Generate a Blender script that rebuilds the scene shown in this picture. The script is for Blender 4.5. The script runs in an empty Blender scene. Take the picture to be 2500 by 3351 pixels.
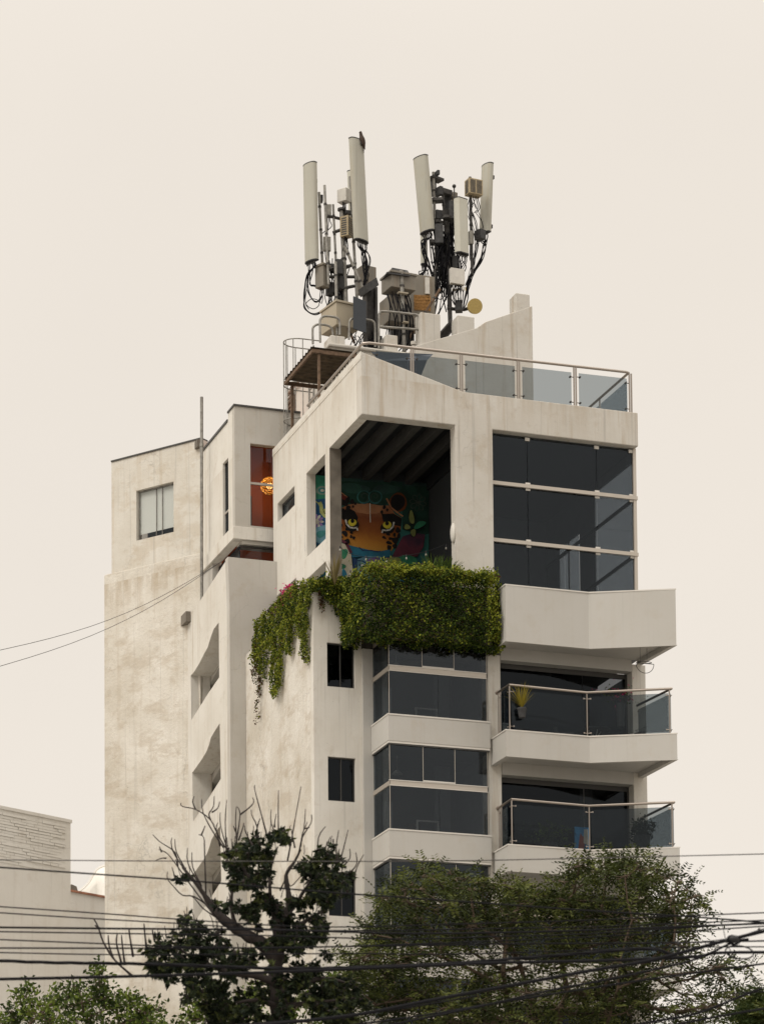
import bpy, math, random
import numpy as np
from mathutils import Vector, Matrix
from mathutils.geometry import tessellate_polygon
random.seed(7); rng = np.random.default_rng(7)
R_ = math.radians
scene = bpy.context.scene
COL = scene.collection

# ------------------------------------------------------------------ camera (measured from the picture)
F, YAW, PITCH, ROLL, CX, CY = 10149.0, .3365, .0801, .0089, 1250.0, 4211.5
cyw, syw, cp, sp = math.cos(YAW), math.sin(YAW), math.cos(PITCH), math.sin(PITCH)
fw = Vector((syw*cp, cyw*cp, sp)); rt0 = Vector((cyw, -syw, 0)); dn0 = fw.cross(rt0)
rt = rt0*math.cos(ROLL) + dn0*math.sin(ROLL); dn = -rt0*math.sin(ROLL) + dn0*math.cos(ROLL)
def ray(px, py):
    return rt*((px-CX)/F) + dn*((py-CY)/F) + fw
CAM = -ray(1183, 1356)*75.0; CAM.z = 1.6
def onP(px, py, p, n):
    d = ray(px, py); return CAM + d*((Vector(p)-CAM).dot(n)/d.dot(n))
def onY(px, py, y): return onP(px, py, (0, y, 0), Vector((0, 1, 0)))
def onX(px, py, x): return onP(px, py, (x, 0, 0), Vector((1, 0, 0)))
def onZ(px, py, z): return onP(px, py, (0, 0, z), Vector((0, 0, 1)))
def onD(px, py, d): return CAM + ray(px, py)*d
cam = bpy.data.cameras.new('camera'); co = bpy.data.objects.new('camera', cam); COL.objects.link(co)
co.matrix_world = Matrix(((rt.x, -dn.x, -fw.x, CAM.x), (rt.y, -dn.y, -fw.y, CAM.y), (rt.z, -dn.z, -fw.z, CAM.z), (0, 0, 0, 1)))
cam.sensor_fit = 'HORIZONTAL'; cam.sensor_width = 36; cam.lens = F/2500*36
cam.shift_y = (CY-1675.5)/2500; cam.clip_end = 2000; cam.clip_start = .5
cam.dof.use_dof = True; cam.dof.focus_distance = 74; cam.dof.aperture_fstop = 6.5
scene.camera = co

# ------------------------------------------------------------------ world and sun (overcast)
w = bpy.data.worlds.new('World'); scene.world = w; w.use_nodes = True
nt = w.node_tree; nt.nodes.clear()
def N(t, **k):
    n = nt.nodes.new(t)
    for a, b in k.items(): setattr(n, a, b)
    return n
SUN_EL, SUN_AZ = R_(46), R_(-112)      # azimuth: heading from +Y toward +X
sky = N('ShaderNodeTexSky', sky_type='NISHITA', sun_disc=False, sun_elevation=SUN_EL, sun_rotation=SUN_AZ)
sky.air_density = 1.5; sky.dust_density = 6
skm = N('ShaderNodeVectorMath', operation='SCALE'); skm.inputs['Scale'].default_value = .06
tc = N('ShaderNodeTexCoord'); sx = N('ShaderNodeSeparateXYZ')
mr = N('ShaderNodeMapRange', interpolation_type='SMOOTHSTEP'); mr.inputs[1].default_value = .42; mr.inputs[2].default_value = .95; mr.inputs[3].default_value = 0; mr.inputs[4].default_value = 1
rp = N('ShaderNodeMix', data_type='RGBA'); rp.inputs[6].default_value = (.885, .815, .73, 1); rp.inputs[7].default_value = (2.6, 2.42, 2.2, 1)
mx = N('ShaderNodeMix', data_type='RGBA'); mx.inputs[0].default_value = .03
bg = N('ShaderNodeBackground'); wo = N('ShaderNodeOutputWorld')
L = nt.links.new
L(tc.outputs['Generated'], sx.inputs[0]); L(sx.outputs['Z'], mr.inputs[0]); L(mr.outputs[0], rp.inputs[0])
L(sky.outputs[0], skm.inputs[0]); L(rp.outputs[2], mx.inputs[6]); L(skm.outputs[0], mx.inputs[7])
cn = N('ShaderNodeTexNoise'); cn.inputs['Scale'].default_value = 3.2; cn.inputs['Detail'].default_value = 6
cr = N('ShaderNodeMapRange'); cr.inputs[1].default_value = .3; cr.inputs[2].default_value = .7; cr.inputs[3].default_value = .965; cr.inputs[4].default_value = 1.03
cv = N('ShaderNodeVectorMath', operation='SCALE'); L(tc.outputs['Generated'], cn.inputs['Vector']); L(cn.outputs['Fac'], cr.inputs[0]); L(cr.outputs[0], cv.inputs['Scale']); L(mx.outputs[2], cv.inputs[0])
L(cv.outputs[0], bg.inputs[0]); L(bg.outputs[0], wo.inputs[0]); bg.inputs[1].default_value = 1.0
sl = bpy.data.lights.new('sun', 'SUN'); sl.energy = 1.6; sl.angle = R_(25); sl.color = (1, .95, .86)
so = bpy.data.objects.new('sun', sl); COL.objects.link(so)
sd = Vector((math.sin(SUN_AZ)*math.cos(SUN_EL), math.cos(SUN_AZ)*math.cos(SUN_EL), math.sin(SUN_EL)))
so.rotation_euler = sd.to_track_quat('Z', 'Y').to_euler()
vs = scene.view_settings; vs.view_transform = 'Standard'; vs.look = 'None'; vs.exposure = 0; vs.gamma = 1

# ------------------------------------------------------------------ materials
def new_mat(name):
    m = bpy.data.materials.new(name); m.use_nodes = True
    return m, m.node_tree, m.node_tree.nodes['Principled BSDF']
def flat(name, c, rough=.7, metal=0, var=0.0, scale=6.0, spec=.4, bump=0.0):
    m, t, b = new_mat(name)
    b.inputs['Base Color'].default_value = (*c, 1); b.inputs['Roughness'].default_value = rough; b.inputs['Metallic'].default_value = metal
    b.inputs['Specular IOR Level'].default_value = spec
    if var or bump:
        tcx = t.nodes.new('ShaderNodeTexCoord'); n = t.nodes.new('ShaderNodeTexNoise'); n.inputs['Scale'].default_value = scale; n.inputs['Detail'].default_value = 5
        t.links.new(tcx.outputs['Object'], n.inputs['Vector'])
        r = t.nodes.new('ShaderNodeMapRange'); r.inputs[1].default_value = .3; r.inputs[2].default_value = .7; r.inputs[3].default_value = 1-var; r.inputs[4].default_value = 1+var
        t.links.new(n.outputs['Fac'], r.inputs[0])
        v = t.nodes.new('ShaderNodeVectorMath'); v.operation = 'SCALE'; v.inputs[0].default_value = c
        t.links.new(r.outputs[0], v.inputs['Scale']); t.links.new(v.outputs[0], b.inputs['Base Color'])
        if bump:
            bn = t.nodes.new('ShaderNodeBump'); bn.inputs['Strength'].default_value = bump; bn.inputs['Distance'].default_value = .02
            t.links.new(n.outputs['Fac'], bn.inputs['Height']); t.links.new(bn.outputs[0], b.inputs['Normal'])
    return m
def plaster(name, c, blotch=.35, streak=.3, speck=.3, stain=(.36, .29, .21), seed=0, bump=.25, crack=.35, band=None):
    """weathered painted render: broad blotches, thin vertical runs, small chips and hairline cracks"""
    m, t, b = new_mat(name); Lk = t.links.new
    b.inputs['Roughness'].default_value = .85; b.inputs['Specular IOR Level'].default_value = .2
    tcx = t.nodes.new('ShaderNodeTexCoord')
    def noise(sc, scale3=(1, 1, 1), det=5, rough=.6, off=0):
        mp = t.nodes.new('ShaderNodeMapping'); mp.inputs['Scale'].default_value = scale3; mp.inputs['Location'].default_value = (seed*3.1+off, seed*1.7-off, off)
        n = t.nodes.new('ShaderNodeTexNoise'); n.inputs['Scale'].default_value = sc; n.inputs['Detail'].default_value = det; n.inputs['Roughness'].default_value = rough
        Lk(tcx.outputs['Object'], mp.inputs[0]); Lk(mp.outputs[0], n.inputs['Vector']); return n.outputs['Fac']
    def rng_(x, a, b_, lo, hi):
        r = t.nodes.new('ShaderNodeMapRange'); r.inputs[1].default_value = a; r.inputs[2].default_value = b_; r.inputs[3].default_value = lo; r.inputs[4].default_value = hi
        Lk(x, r.inputs[0]); return r.outputs[0]
    def mix(fac, c1, c2):
        n = t.nodes.new('ShaderNodeMix'); n.data_type = 'RGBA'
        Lk(fac, n.inputs[0])
        for i, cc in ((6, c1), (7, c2)):
            if isinstance(cc, tuple): n.inputs[i].default_value = (*cc, 1)
            else: Lk(cc, n.inputs[i])
        return n.outputs[2]
    dark = tuple(x*y for x, y in zip(c, (.78, .75, .70)))
    col = mix(rng_(noise(.55, det=7, off=1), .38, .68, 0, 1), c, dark) if blotch >= 1 else mix(rng_(noise(.55, det=7, off=1), .38, .68, 0, blotch), c, dark)
    col = mix(rng_(noise(2.2, (1, 1, .9), 8, .7, 5), .55, .75, 0, blotch*.8), col, stain)
    if blotch > .65:
        col = mix(rng_(noise(.9, (1, 1, 2.4), 9, .68, 41), .52, .60, 0, .42*blotch), col, stain)
        col = mix(rng_(noise(5.5, (1, 1, 2.6), 7, .7, 43), .58, .66, 0, .4*blotch), col, tuple(x*.62 for x in c))
    col = mix(rng_(noise(5.0, (1, 1, .05), 4, .6, 9), .56, .74, 0, streak), col, stain)
    col = mix(rng_(noise(13, (1, 1, .018), 3, .5, 17), .60, .72, 0, streak*.8), col, tuple(x*.55 for x in c))
    col = mix(rng_(noise(16, (1, 1, 1.6), 3, .6, 13), .68, .76, 0, speck), col, tuple(x*.35 for x in c))
    if band:
        sz = t.nodes.new('ShaderNodeSeparateXYZ'); Lk(tcx.outputs['Object'], sz.inputs[0])
        up_ = rng_(sz.outputs['Z'], band[0], band[1], 0, 1); cut = rng_(sz.outputs['Z'], band[1], band[1]+.02, 1, 0)
        st_ = rng_(noise(3.2, (1, 1, .12), 5, .65, 31), .40, .62, 0, 1)
        m1 = t.nodes.new('ShaderNodeMath'); m1.operation = 'MULTIPLY'; Lk(up_, m1.inputs[0]); Lk(cut, m1.inputs[1])
        m2 = t.nodes.new('ShaderNodeMath'); m2.operation = 'MULTIPLY'; Lk(m1.outputs[0], m2.inputs[0]); Lk(st_, m2.inputs[1])
        m3 = t.nodes.new('ShaderNodeMath'); m3.operation = 'MULTIPLY'; m3.inputs[1].default_value = band[2]; Lk(m2.outputs[0], m3.inputs[0])
        col = mix(m3.outputs[0], col, stain)
    if crack:
        vo = t.nodes.new('ShaderNodeTexVoronoi'); vo.feature = 'DISTANCE_TO_EDGE'; vo.inputs['Scale'].default_value = .8
        nz = t.nodes.new('ShaderNodeTexNoise'); nz.inputs['Scale'].default_value = 2.5; nz.inputs['Detail'].default_value = 6
        Lk(tcx.outputs['Object'], nz.inputs['Vector'])
        ad = t.nodes.new('ShaderNodeMix'); ad.data_type = 'VECTOR'; ad.inputs[0].default_value = .35
        Lk(tcx.outputs['Object'], ad.inputs[4]); Lk(nz.outputs['Color'], ad.inputs[5]); Lk(ad.outputs[1], vo.inputs['Vector'])
        ck = rng_(vo.outputs['Distance'], 0.0, .006, crack, 0)
        gate = rng_(noise(.5, off=21), .5, .6, 0, 1)
        mu = t.nodes.new('ShaderNodeMath'); mu.operation = 'MULTIPLY'; Lk(ck, mu.inputs[0]); Lk(gate, mu.inputs[1])
        col = mix(mu.outputs[0], col, tuple(x*.4 for x in c))
    Lk(col, b.inputs['Base Color'])
    bn = t.nodes.new('ShaderNodeBump'); bn.inputs['Strength'].default_value = bump; bn.inputs['Distance'].default_value = .03
    Lk(noise(7, det=8, rough=.7, off=2), bn.inputs['Height']); Lk(bn.outputs[0], b.inputs['Normal'])
    return m
def glass(name, tint, gloss=.035, rough=.0, gcol=(.79, .89, 1)):
    m = bpy.data.materials.new(name); m.use_nodes = True; t = m.node_tree; t.nodes.clear()
    tr = t.nodes.new('ShaderNodeBsdfTransparent'); tr.inputs[0].default_value = (*[x**.5 for x in tint], 1)
    gl = t.nodes.new('ShaderNodeBsdfGlossy'); gl.inputs['Roughness'].default_value = rough; gl.inputs['Color'].default_value = (*gcol, 1)
    mxx = t.nodes.new('ShaderNodeMixShader'); mxx.inputs[0].default_value = gloss
    lw = t.nodes.new('ShaderNodeLayerWeight'); lw.inputs[0].default_value = .12
    mm = t.nodes.new('ShaderNodeMath'); mm.operation = 'MULTIPLY_ADD'; mm.inputs[1].default_value = .35; mm.inputs[2].default_value = gloss
    t.links.new(lw.outputs['Fresnel'], mm.inputs[0]); t.links.new(mm.outputs[0], mxx.inputs[0])
    o = t.nodes.new('ShaderNodeOutputMaterial'); t.links.new(tr.outputs[0], mxx.inputs[1]); t.links.new(gl.outputs[0], mxx.inputs[2]); t.links.new(mxx.outputs[0], o.inputs[0])
    return m
def leafmat(name, c, trans=.2):
    m, t, b = new_mat(name)
    b.inputs['Base Color'].default_value = (*c, 1); b.inputs['Roughness'].default_value = .6; b.inputs['Specular IOR Level'].default_value = .10
    tl = t.nodes.new('ShaderNodeBsdfTranslucent'); tl.inputs[0].default_value = (c[0]*1.2, c[1]*1.2, c[2]*.8, 1)
    ms = t.nodes.new('ShaderNodeMixShader'); ms.inputs[0].default_value = trans
    o = t.nodes['Material Output']; t.links.new(b.outputs[0], ms.inputs[1]); t.links.new(tl.outputs[0], ms.inputs[2]); t.links.new(ms.outputs[0], o.inputs[0])
    return m
def glow(name, c, s):
    m, t, b = new_mat(name); b.inputs['Emission Color'].default_value = (*c, 1); b.inputs['Emission Strength'].default_value = s; b.inputs['Base Color'].default_value = (*c, 1)
    return m
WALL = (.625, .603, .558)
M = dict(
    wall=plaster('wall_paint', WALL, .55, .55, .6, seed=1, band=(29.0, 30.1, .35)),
    front=plaster('front_paint_shaded', (.54, .52, .483), .6, .75, .55, seed=2, band=(28.6, 29.6, .5)),  # wall paint darkened; weaker light on front faces is put into the colour
    wing=plaster('wing_paint_shaded', (.475, .457, .424), .5, .4, .7, seed=3),  # greyer wall paint: shade of the wing and rear unit fronts painted in
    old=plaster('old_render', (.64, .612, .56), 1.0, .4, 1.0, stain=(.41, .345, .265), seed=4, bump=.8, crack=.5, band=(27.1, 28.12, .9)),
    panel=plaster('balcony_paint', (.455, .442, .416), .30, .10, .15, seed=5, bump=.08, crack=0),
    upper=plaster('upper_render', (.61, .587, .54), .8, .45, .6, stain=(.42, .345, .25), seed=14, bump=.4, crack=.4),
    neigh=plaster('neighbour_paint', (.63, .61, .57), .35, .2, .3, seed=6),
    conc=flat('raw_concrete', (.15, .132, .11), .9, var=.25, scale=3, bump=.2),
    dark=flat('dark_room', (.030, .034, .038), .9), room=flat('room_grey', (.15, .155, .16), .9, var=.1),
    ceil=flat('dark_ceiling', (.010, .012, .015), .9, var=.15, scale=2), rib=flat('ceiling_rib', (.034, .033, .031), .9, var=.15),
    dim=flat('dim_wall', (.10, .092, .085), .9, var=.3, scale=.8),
    orange=flat('orange_paint', (.34, .085, .028), .9, var=.12, scale=2),
    steel=flat('steel', (.34, .30, .265), .35, 1.0), alu=flat('aluminium', (.46, .42, .37), .5, .5), white=flat('white_trim', (.58, .555, .515), .5),
    galv=flat('galvanised', (.24, .23, .21), .5, .5, var=.3, scale=9), grime=flat('grimy_steel', (.055, .052, .05), .7, .3, var=.35, scale=12),
    rust=flat('rusty_steel', (.13, .085, .055), .85, .2, var=.4, scale=9, bump=.3), sheet=flat('rusty_sheet', (.075, .055, .035), .85, var=.5, scale=5, bump=.2),
    radome=plaster('radome', (.40, .392, .345), .3, .5, .25, stain=(.33, .28, .18), seed=8, bump=.03, crack=0),
    radome2=plaster('radome_pale', (.50, .495, .44), .2, .25, .2, stain=(.4, .35, .25), seed=9, bump=.03, crack=0),
    black=flat('black_rubber', (.014, .014, .016), .6), cable=flat('black_cable', (.010, .010, .012), .85, spec=.1),
    box=flat('radio_grey', (.28, .27, .24), .6, var=.2, scale=8), boxw=flat('radio_white', (.52, .50, .46), .5, var=.08, scale=8), beige=flat('radio_beige', (.34, .275, .175), .7, var=.25, scale=9),
    boxd=flat('radio_dark', (.035, .035, .036), .7, var=.4, scale=10), cream=plaster('cabinet_cream', (.36, .32, .25), .3, .4, .2, seed=10, bump=.03, crack=0),
    cab=plaster('cabinet_grey', (.22, .205, .18), .7, .7, .4, stain=(.25, .19, .13), seed=11, bump=.05, crack=0), ochre=flat('ochre_dish', (.40, .30, .11), .8, var=.12, scale=20),
    grille=flat('rusty_grille', (.30, .16, .05), .8, var=.3, scale=20), plate=flat('dark_plate', (.03, .036, .045), .5),
    g_dark=glass('tinted_glass', (.325, .35, .37), .026), g_bay=glass('bay_glass', (.30, .32, .335), .034), g_rail=glass('rail_glass', (.40, .44, .46), .03), g_bal=glass('balcony_glass', (.31, .345, .36), .02),
    g_win=glass('window_glass', (.14, .15, .165), .016), g_clear=glass('clear_glass', (.80, .80, .80), .02),
    blind=flat('white_blind', (.74, .76, .71), .8), frame=flat('dark_frame', (.05, .048, .045), .5), tile=flat('clay_tile', (.28, .13, .08), .8, var=.3),
    bark=flat('bark', (.075, .058, .047), .95, var=.35, scale=14, bump=.5), twig=flat('twig', (.032, .025, .023), .9, var=.3, scale=20), bark2=flat('brown_bark', (.085, .06, .04), .9, var=.3, scale=15),
    asphalt=flat('asphalt', (.06, .058, .055), .9, var=.2, scale=2), pave=flat('paving', (.30, .28, .25), .9, var=.15, scale=1.5),
    sail=flat('sail_cloth', (.05, .06, .075), .9), pink=leafmat('bougainvillea', (.42, .012, .12)), purple=leafmat('bougainvillea_purple', (.25, .02, .28)),
    bird=flat('dark_feathers', (.045, .028, .02), .8, var=.4, scale=25),
)
for n_, c_ in dict(h_dark=(.018, .034, .008), h_mid=(.075, .105, .016), h_lite=(.24, .26, .035), h_brown=(.075, .040, .022), d_dark=(.013, .019, .012), d_mid=(.028, .038, .019), d_lite=(.065, .078, .028),
                  f_dark=(.020, .026, .008), f_mid=(.045, .057, .017), f_lite=(.105, .120, .035), b_dark=(.024, .038, .010), b_mid=(.058, .085, .018), b_lite=(.12, .16, .03), palm=(.26, .21, .03), reed=(.16, .13, .06), fern=(.07, .11, .03)).items():
    M[n_] = leafmat(n_, c_)

# ------------------------------------------------------------------ mesh helpers
class MB:
    def __init__(s): s.v = []; s.f = []; s.mi = []; s.cur = 0
    def add(s, vs, fs):
        o = len(s.v); s.v += [tuple(p) for p in vs]
        for f in fs: s.f.append(tuple(i+o for i in f)); s.mi.append(s.cur)
    def box(s, a, b):
        x0, y0, z0 = a; x1, y1, z1 = b
        s.add([(x0,y0,z0),(x1,y0,z0),(x1,y1,z0),(x0,y1,z0),(x0,y0,z1),(x1,y0,z1),(x1,y1,z1),(x0,y1,z1)],
              [(0,3,2,1),(4,5,6,7),(0,1,5,4),(1,2,6,5),(2,3,7,6),(3,0,4,7)]); return s
    def obox(s, c, u, v, w):
        c, u, v, w = map(Vector, (c, u, v, w))
        P = [c+u*a+v*b+w*d for d in (-1, 1) for b in (-1, 1) for a in (-1, 1)]
        s.add(P, [(0,2,3,1),(4,5,7,6),(0,1,5,4),(1,3,7,5),(3,2,6,7),(2,0,4,6)]); return s
    def prism(s, pts, ext, holes=()):
        ext = Vector(ext); loops = [[Vector(p) for p in pts]] + [[Vector(p) for p in h] for h in holes]
        flatp = [p for l in loops for p in l]; tris = tessellate_polygon(loops); n = len(flatp)
        nrm = Vector((0, 0, 0)); l0 = loops[0]
        for i in range(len(l0)): nrm += (l0[i]).cross(l0[(i+1) % len(l0)])
        fs = []
        for t_ in tris:
            a, b, c = (flatp[i] for i in t_)
            up = (b-a).cross(c-a).dot(ext) > 0
            f1 = tuple(t_) if not up else tuple(reversed(t_))
            fs.append(f1); fs.append(tuple(i+n for i in reversed(f1)))
        base = 0
        for li, l in enumerate(loops):
            k = len(l); ar = Vector((0, 0, 0))
            for i in range(k): ar += l[i].cross(l[(i+1) % k])
            ccw = ar.dot(ext) > 0
            if li: ccw = not ccw
            for i in range(k):
                a, b = base+i, base+(i+1) % k
                q = (a, b, b+n, a+n)
                fs.append(q if ccw else tuple(reversed(q)))
            base += k
        s.add(flatp+[p+ext for p in flatp], fs); return s
    def tube(s, pts, r, n=6, caps=True):
        pts = [Vector(p) for p in pts]; k = len(pts)
        rs = r if isinstance(r, (list, tuple)) else [r]*k
        vs = []; prev = None
        for i in range(k):
            d = (pts[min(i+1, k-1)]-pts[max(i-1, 0)])
            d = d.normalized() if d.length > 1e-9 else Vector((0, 0, 1))
            if prev is None: a = d.cross(Vector((0, 0, 1)) if abs(d.z) < .9 else Vector((1, 0, 0))).normalized()
            else:
                a = prev-d*prev.dot(d); a = a.normalized() if a.length > 1e-6 else d.orthogonal().normalized()
            prev = a; b = d.cross(a)
            for j in range(n):
                t_ = 2*math.pi*j/n; vs.append(pts[i]+(a*math.cos(t_)+b*math.sin(t_))*rs[i])
        fs = [(i*n+j, i*n+(j+1) % n, (i+1)*n+(j+1) % n, (i+1)*n+j) for i in range(k-1) for j in range(n)]
        if caps: fs += [tuple(reversed(range(n))), tuple(range((k-1)*n, k*n))]
        s.add(vs, fs); return s
    def ball(s, c, r, n=10, m=7, sc=(1, 1, 1)):
        c = Vector(c); pts = []; rr = []
        vs = [c+Vector((0, 0, -r*sc[2]))]
        for i in range(1, m):
            a = -math.pi/2+math.pi*i/m
            for j in range(n):
                b = 2*math.pi*j/n; vs.append(c+Vector((r*sc[0]*math.cos(a)*math.cos(b), r*sc[1]*math.cos(a)*math.sin(b), r*sc[2]*math.sin(a))))
        vs.append(c+Vector((0, 0, r*sc[2]))); fs = [(0, 1+(j+1) % n, 1+j) for j in range(n)]
        for i in range(m-2):
            for j in range(n): fs.append((1+i*n+j, 1+i*n+(j+1) % n, 1+(i+1)*n+(j+1) % n, 1+(i+1)*n+j))
        T = len(vs)-1; fs += [(1+(m-2)*n+j, 1+(m-2)*n+(j+1) % n, T) for j in range(n)]
        s.add(vs, fs); return s
    def build(s, name, mat, parent=None, smooth=False, bevel=0):
        me = bpy.data.meshes.new(name); me.from_pydata(s.v, [], s.f)
        mats = mat if isinstance(mat, (list, tuple)) else [mat]
        for m_ in mats: me.materials.append(m_)
        if len(mats) > 1: me.polygons.foreach_set('material_index', s.mi)
        if smooth:
            me.polygons.foreach_set('use_smooth', [True]*len(me.polygons))
            if smooth != 'all':
                try: me.set_sharp_from_angle(angle=R_(40))
                except Exception: pass
        me.update(); o = bpy.data.objects.new(name, me); COL.objects.link(o)
        if parent is not None: adopt(o, parent)
        if bevel:
            md = o.modifiers.new('bevel', 'BEVEL'); md.width = bevel; md.segments = 2; md.limit_method = 'ANGLE'; md.angle_limit = R_(40)
        return o
def adopt(o, parent):
    o.parent = parent; o.matrix_parent_inverse = WM[parent.name].inverted() if parent.name in WM else Matrix()
WM = {}
def tag(o, label, cat, group=None, kind=None):
    if label: o['label'] = label
    if cat: o['category'] = cat
    if group: o['group'] = group
    if kind: o['kind'] = kind
    return o
def thing(name, loc, label, cat, group=None):
    o = bpy.data.objects.new(name, None); COL.objects.link(o); o.location = loc; o.empty_display_size = .3
    WM[o.name] = Matrix.Translation(Vector(loc)); return tag(o, label, cat, group)
def V3(*a): return Vector(a)
def smooth_path(P, sub=5):
    P = [Vector(p) for p in P]
    if len(P) < 3: return P
    out = []
    for i in range(len(P)-1):
        p0, p1, p2, p3 = P[max(i-1, 0)], P[i], P[i+1], P[min(i+2, len(P)-1)]
        for j in range(sub):
            t_ = j/sub
            out.append(.5*((2*p1)+(p2-p0)*t_+(2*p0-5*p1+4*p2-p3)*t_*t_+(3*p1-p0-3*p2+p3)*t_**3))
    return out+[P[-1]]

# ------------------------------------------------------------------ ground
g = MB().box((-1500, -1500, -.5), (1500, 1500, 0)).build('ground', M['pave']); tag(g, None, None, kind='structure')
g = MB().box((-300, -40, 0), (300, -22, .004)).build('road', M['asphalt']); tag(g, None, None, kind='structure')
g = MB().box((-300, -22, 0), (300, -18, .13)).build('pavement', M['pave']); tag(g, None, None, kind='structure')

# ------------------------------------------------------------------ the apartment tower
ZB, ZT, ZF = 28.65, 30.21, 29.51
B = thing('apartment_tower', (0, 0, 0), 'tall white concrete apartment tower with glass balconies, a painted terrace and antennas on its roof', 'building')
YS, XSD = 1.21, -.875            # lower front wall, lower side wall
YW, YU = 6.9, 7.6                # stair wing front, rear unit front
XW = onY(757, 2400, YW).x; XU = onY(768, 1500, YU).x
def yz(x, L_): return [V3(x, y, z) for y, z in L_]
def xz(y, L_): return [V3(x, y, z) for x, z in L_]
# front wall of the penthouse: wedge parapet, beam and broad column in one plate
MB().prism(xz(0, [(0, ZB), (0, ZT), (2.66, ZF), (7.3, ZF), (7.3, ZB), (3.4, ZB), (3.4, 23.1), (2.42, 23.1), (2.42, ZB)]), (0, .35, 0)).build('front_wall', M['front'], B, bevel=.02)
MB().box((3.41, .352, ZB+.003), (7.297, 4.2, ZF-.2)).build('roof_beam', M['front'], B)
# side wall with the two terrace openings and two small windows
zo1, zo2 = 26.45, 25.87
side = MB().prism(yz(0, [(.352, ZB), (.352, ZT), (7.2, ZT), (7.2, 22.5), (2.47, 22.5), (2.47, ZB)]), (.25, 0, 0),
    holes=[yz(0, [(2.83, ZB-.03), (4.36, ZB-.03), (4.36, zo1), (2.83, zo1)]), yz(0, [(2.83, zo2), (4.36, zo2), (4.36, 24.45), (2.83, 24.45)]),
           yz(0, [(5.35, 28.63), (6.82, 28.63), (6.82, 28.13), (5.35, 28.13)]), yz(0, [(5.27, 26.18), (6.92, 26.18), (6.92, 24.7), (5.27, 24.7)])])
side.build('side_wall', M['wall'], B, bevel=.015)
MB().prism([V3(-.012, .0, ZT-.19), V3(-.012, .0, ZT+.012), V3(-.012, 7.21, ZT+.012), V3(-.012, 7.21, ZT-.19)], (.02, 0, 0)).build('coping', M['wall'], B, bevel=.008)
for y0_, y1_, z0_, z1_ in ((5.35, 6.82, 28.13, 28.63), (5.27, 6.92, 24.7, 26.18)):
    sw_ = MB().box((.13, y0_+.002, z1_-.06), (.17, y1_-.002, z1_-.002)).box((.13, y0_+.002, z0_+.002), (.17, y0_+.05, z1_-.061)).box((.13, y1_-.05, z0_+.002), (.17, y1_-.002, z1_-.061)).build('window', M['frame'], B)
    MB().box((.145, y0_+.051, z0_+.003), (.15, y1_-.051, z1_-.062)).build('pane', M['g_bay'], sw_); MB().box((.8, y0_-.3, z0_-.6), (.85, 7.0, z1_+.3)).build('room_wall', M['room'], sw_)
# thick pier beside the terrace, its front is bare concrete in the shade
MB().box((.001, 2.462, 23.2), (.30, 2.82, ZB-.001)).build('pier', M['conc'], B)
# terrace: ceiling with ribs, back wall with the mural, floor, planter ledge
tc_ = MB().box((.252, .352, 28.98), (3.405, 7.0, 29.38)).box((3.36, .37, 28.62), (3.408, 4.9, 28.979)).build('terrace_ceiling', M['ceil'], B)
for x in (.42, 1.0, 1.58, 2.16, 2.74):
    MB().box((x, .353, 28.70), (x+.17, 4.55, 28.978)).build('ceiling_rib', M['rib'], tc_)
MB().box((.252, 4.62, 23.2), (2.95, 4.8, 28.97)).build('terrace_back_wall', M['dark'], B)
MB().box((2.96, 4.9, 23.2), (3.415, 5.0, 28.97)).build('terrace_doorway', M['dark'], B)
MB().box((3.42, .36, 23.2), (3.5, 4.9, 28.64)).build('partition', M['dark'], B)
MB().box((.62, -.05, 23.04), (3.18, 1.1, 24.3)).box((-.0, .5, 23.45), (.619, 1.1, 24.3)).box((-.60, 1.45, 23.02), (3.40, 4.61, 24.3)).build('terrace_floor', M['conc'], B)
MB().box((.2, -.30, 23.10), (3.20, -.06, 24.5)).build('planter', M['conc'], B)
MB().box((1.42+1.55, 4.4, 24.3), (1.48+1.55, 4.46, 26.6)).build('downpipe', M['galv'], B)
# mural, painted on the back wall
mu = MB(); YM = 4.615
MC = []
def mcol(c, var=.25, sc=9):
    c = tuple(x*.70 for x in c); MC.append(flat('mural_paint', c, .8, var=var, scale=sc)); return len(MC)-1
lay = [0]
def mpoly(pts, ci, org=(1090, 1520), sc=4.236):
    lay[0] += 1; mu.cur = ci
    P = [onY(org[0]+x/sc, org[1]+y/sc, YM) for x, y in pts]; P = [V3(p.x, YM-.0012*lay[0], p.z) for p in P]
    tr = tessellate_polygon([P]); fs = []
    for t_ in tr:
        a, b, c = (P[i] for i in t_); fs.append(tuple(t_) if (b-a).cross(c-a).y < 0 else tuple(reversed(t_)))
    mu.add(P, fs)
def mell(x, y, rx, ry, ci, rot=0, wob=.12, n=16, **k):
    cr, sr = math.cos(rot), math.sin(rot); P = []
    ph = random.random()*6
    for i in range(n):
        a = 2*math.pi*i/n; r = 1+wob*math.sin(3*a+ph); u, v = rx*r*math.cos(a), ry*r*math.sin(a)
        P.append((x+u*cr-v*sr, y+u*sr+v*cr))
    mpoly(P, ci, **k)
def mline(pts, wd, ci, **k):
    for (x0, y0), (x1, y1) in zip(pts, pts[1:]):
        l = math.hypot(x1-x0, y1-y0) or 1; nx, ny = -(y1-y0)/l*wd/2, (x1-x0)/l*wd/2
        ex, ey = (x1-x0)/l*wd*.3, (y1-y0)/l*wd*.3
        mpoly([(x0+nx-ex, y0+ny-ey), (x1+nx+ex, y1+ny+ey), (x1-nx+ex, y1-ny+ey), (x0-nx-ex, y0-ny-ey)], ci, **k); lay[0] -= 1
    lay[0] += 1
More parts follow.
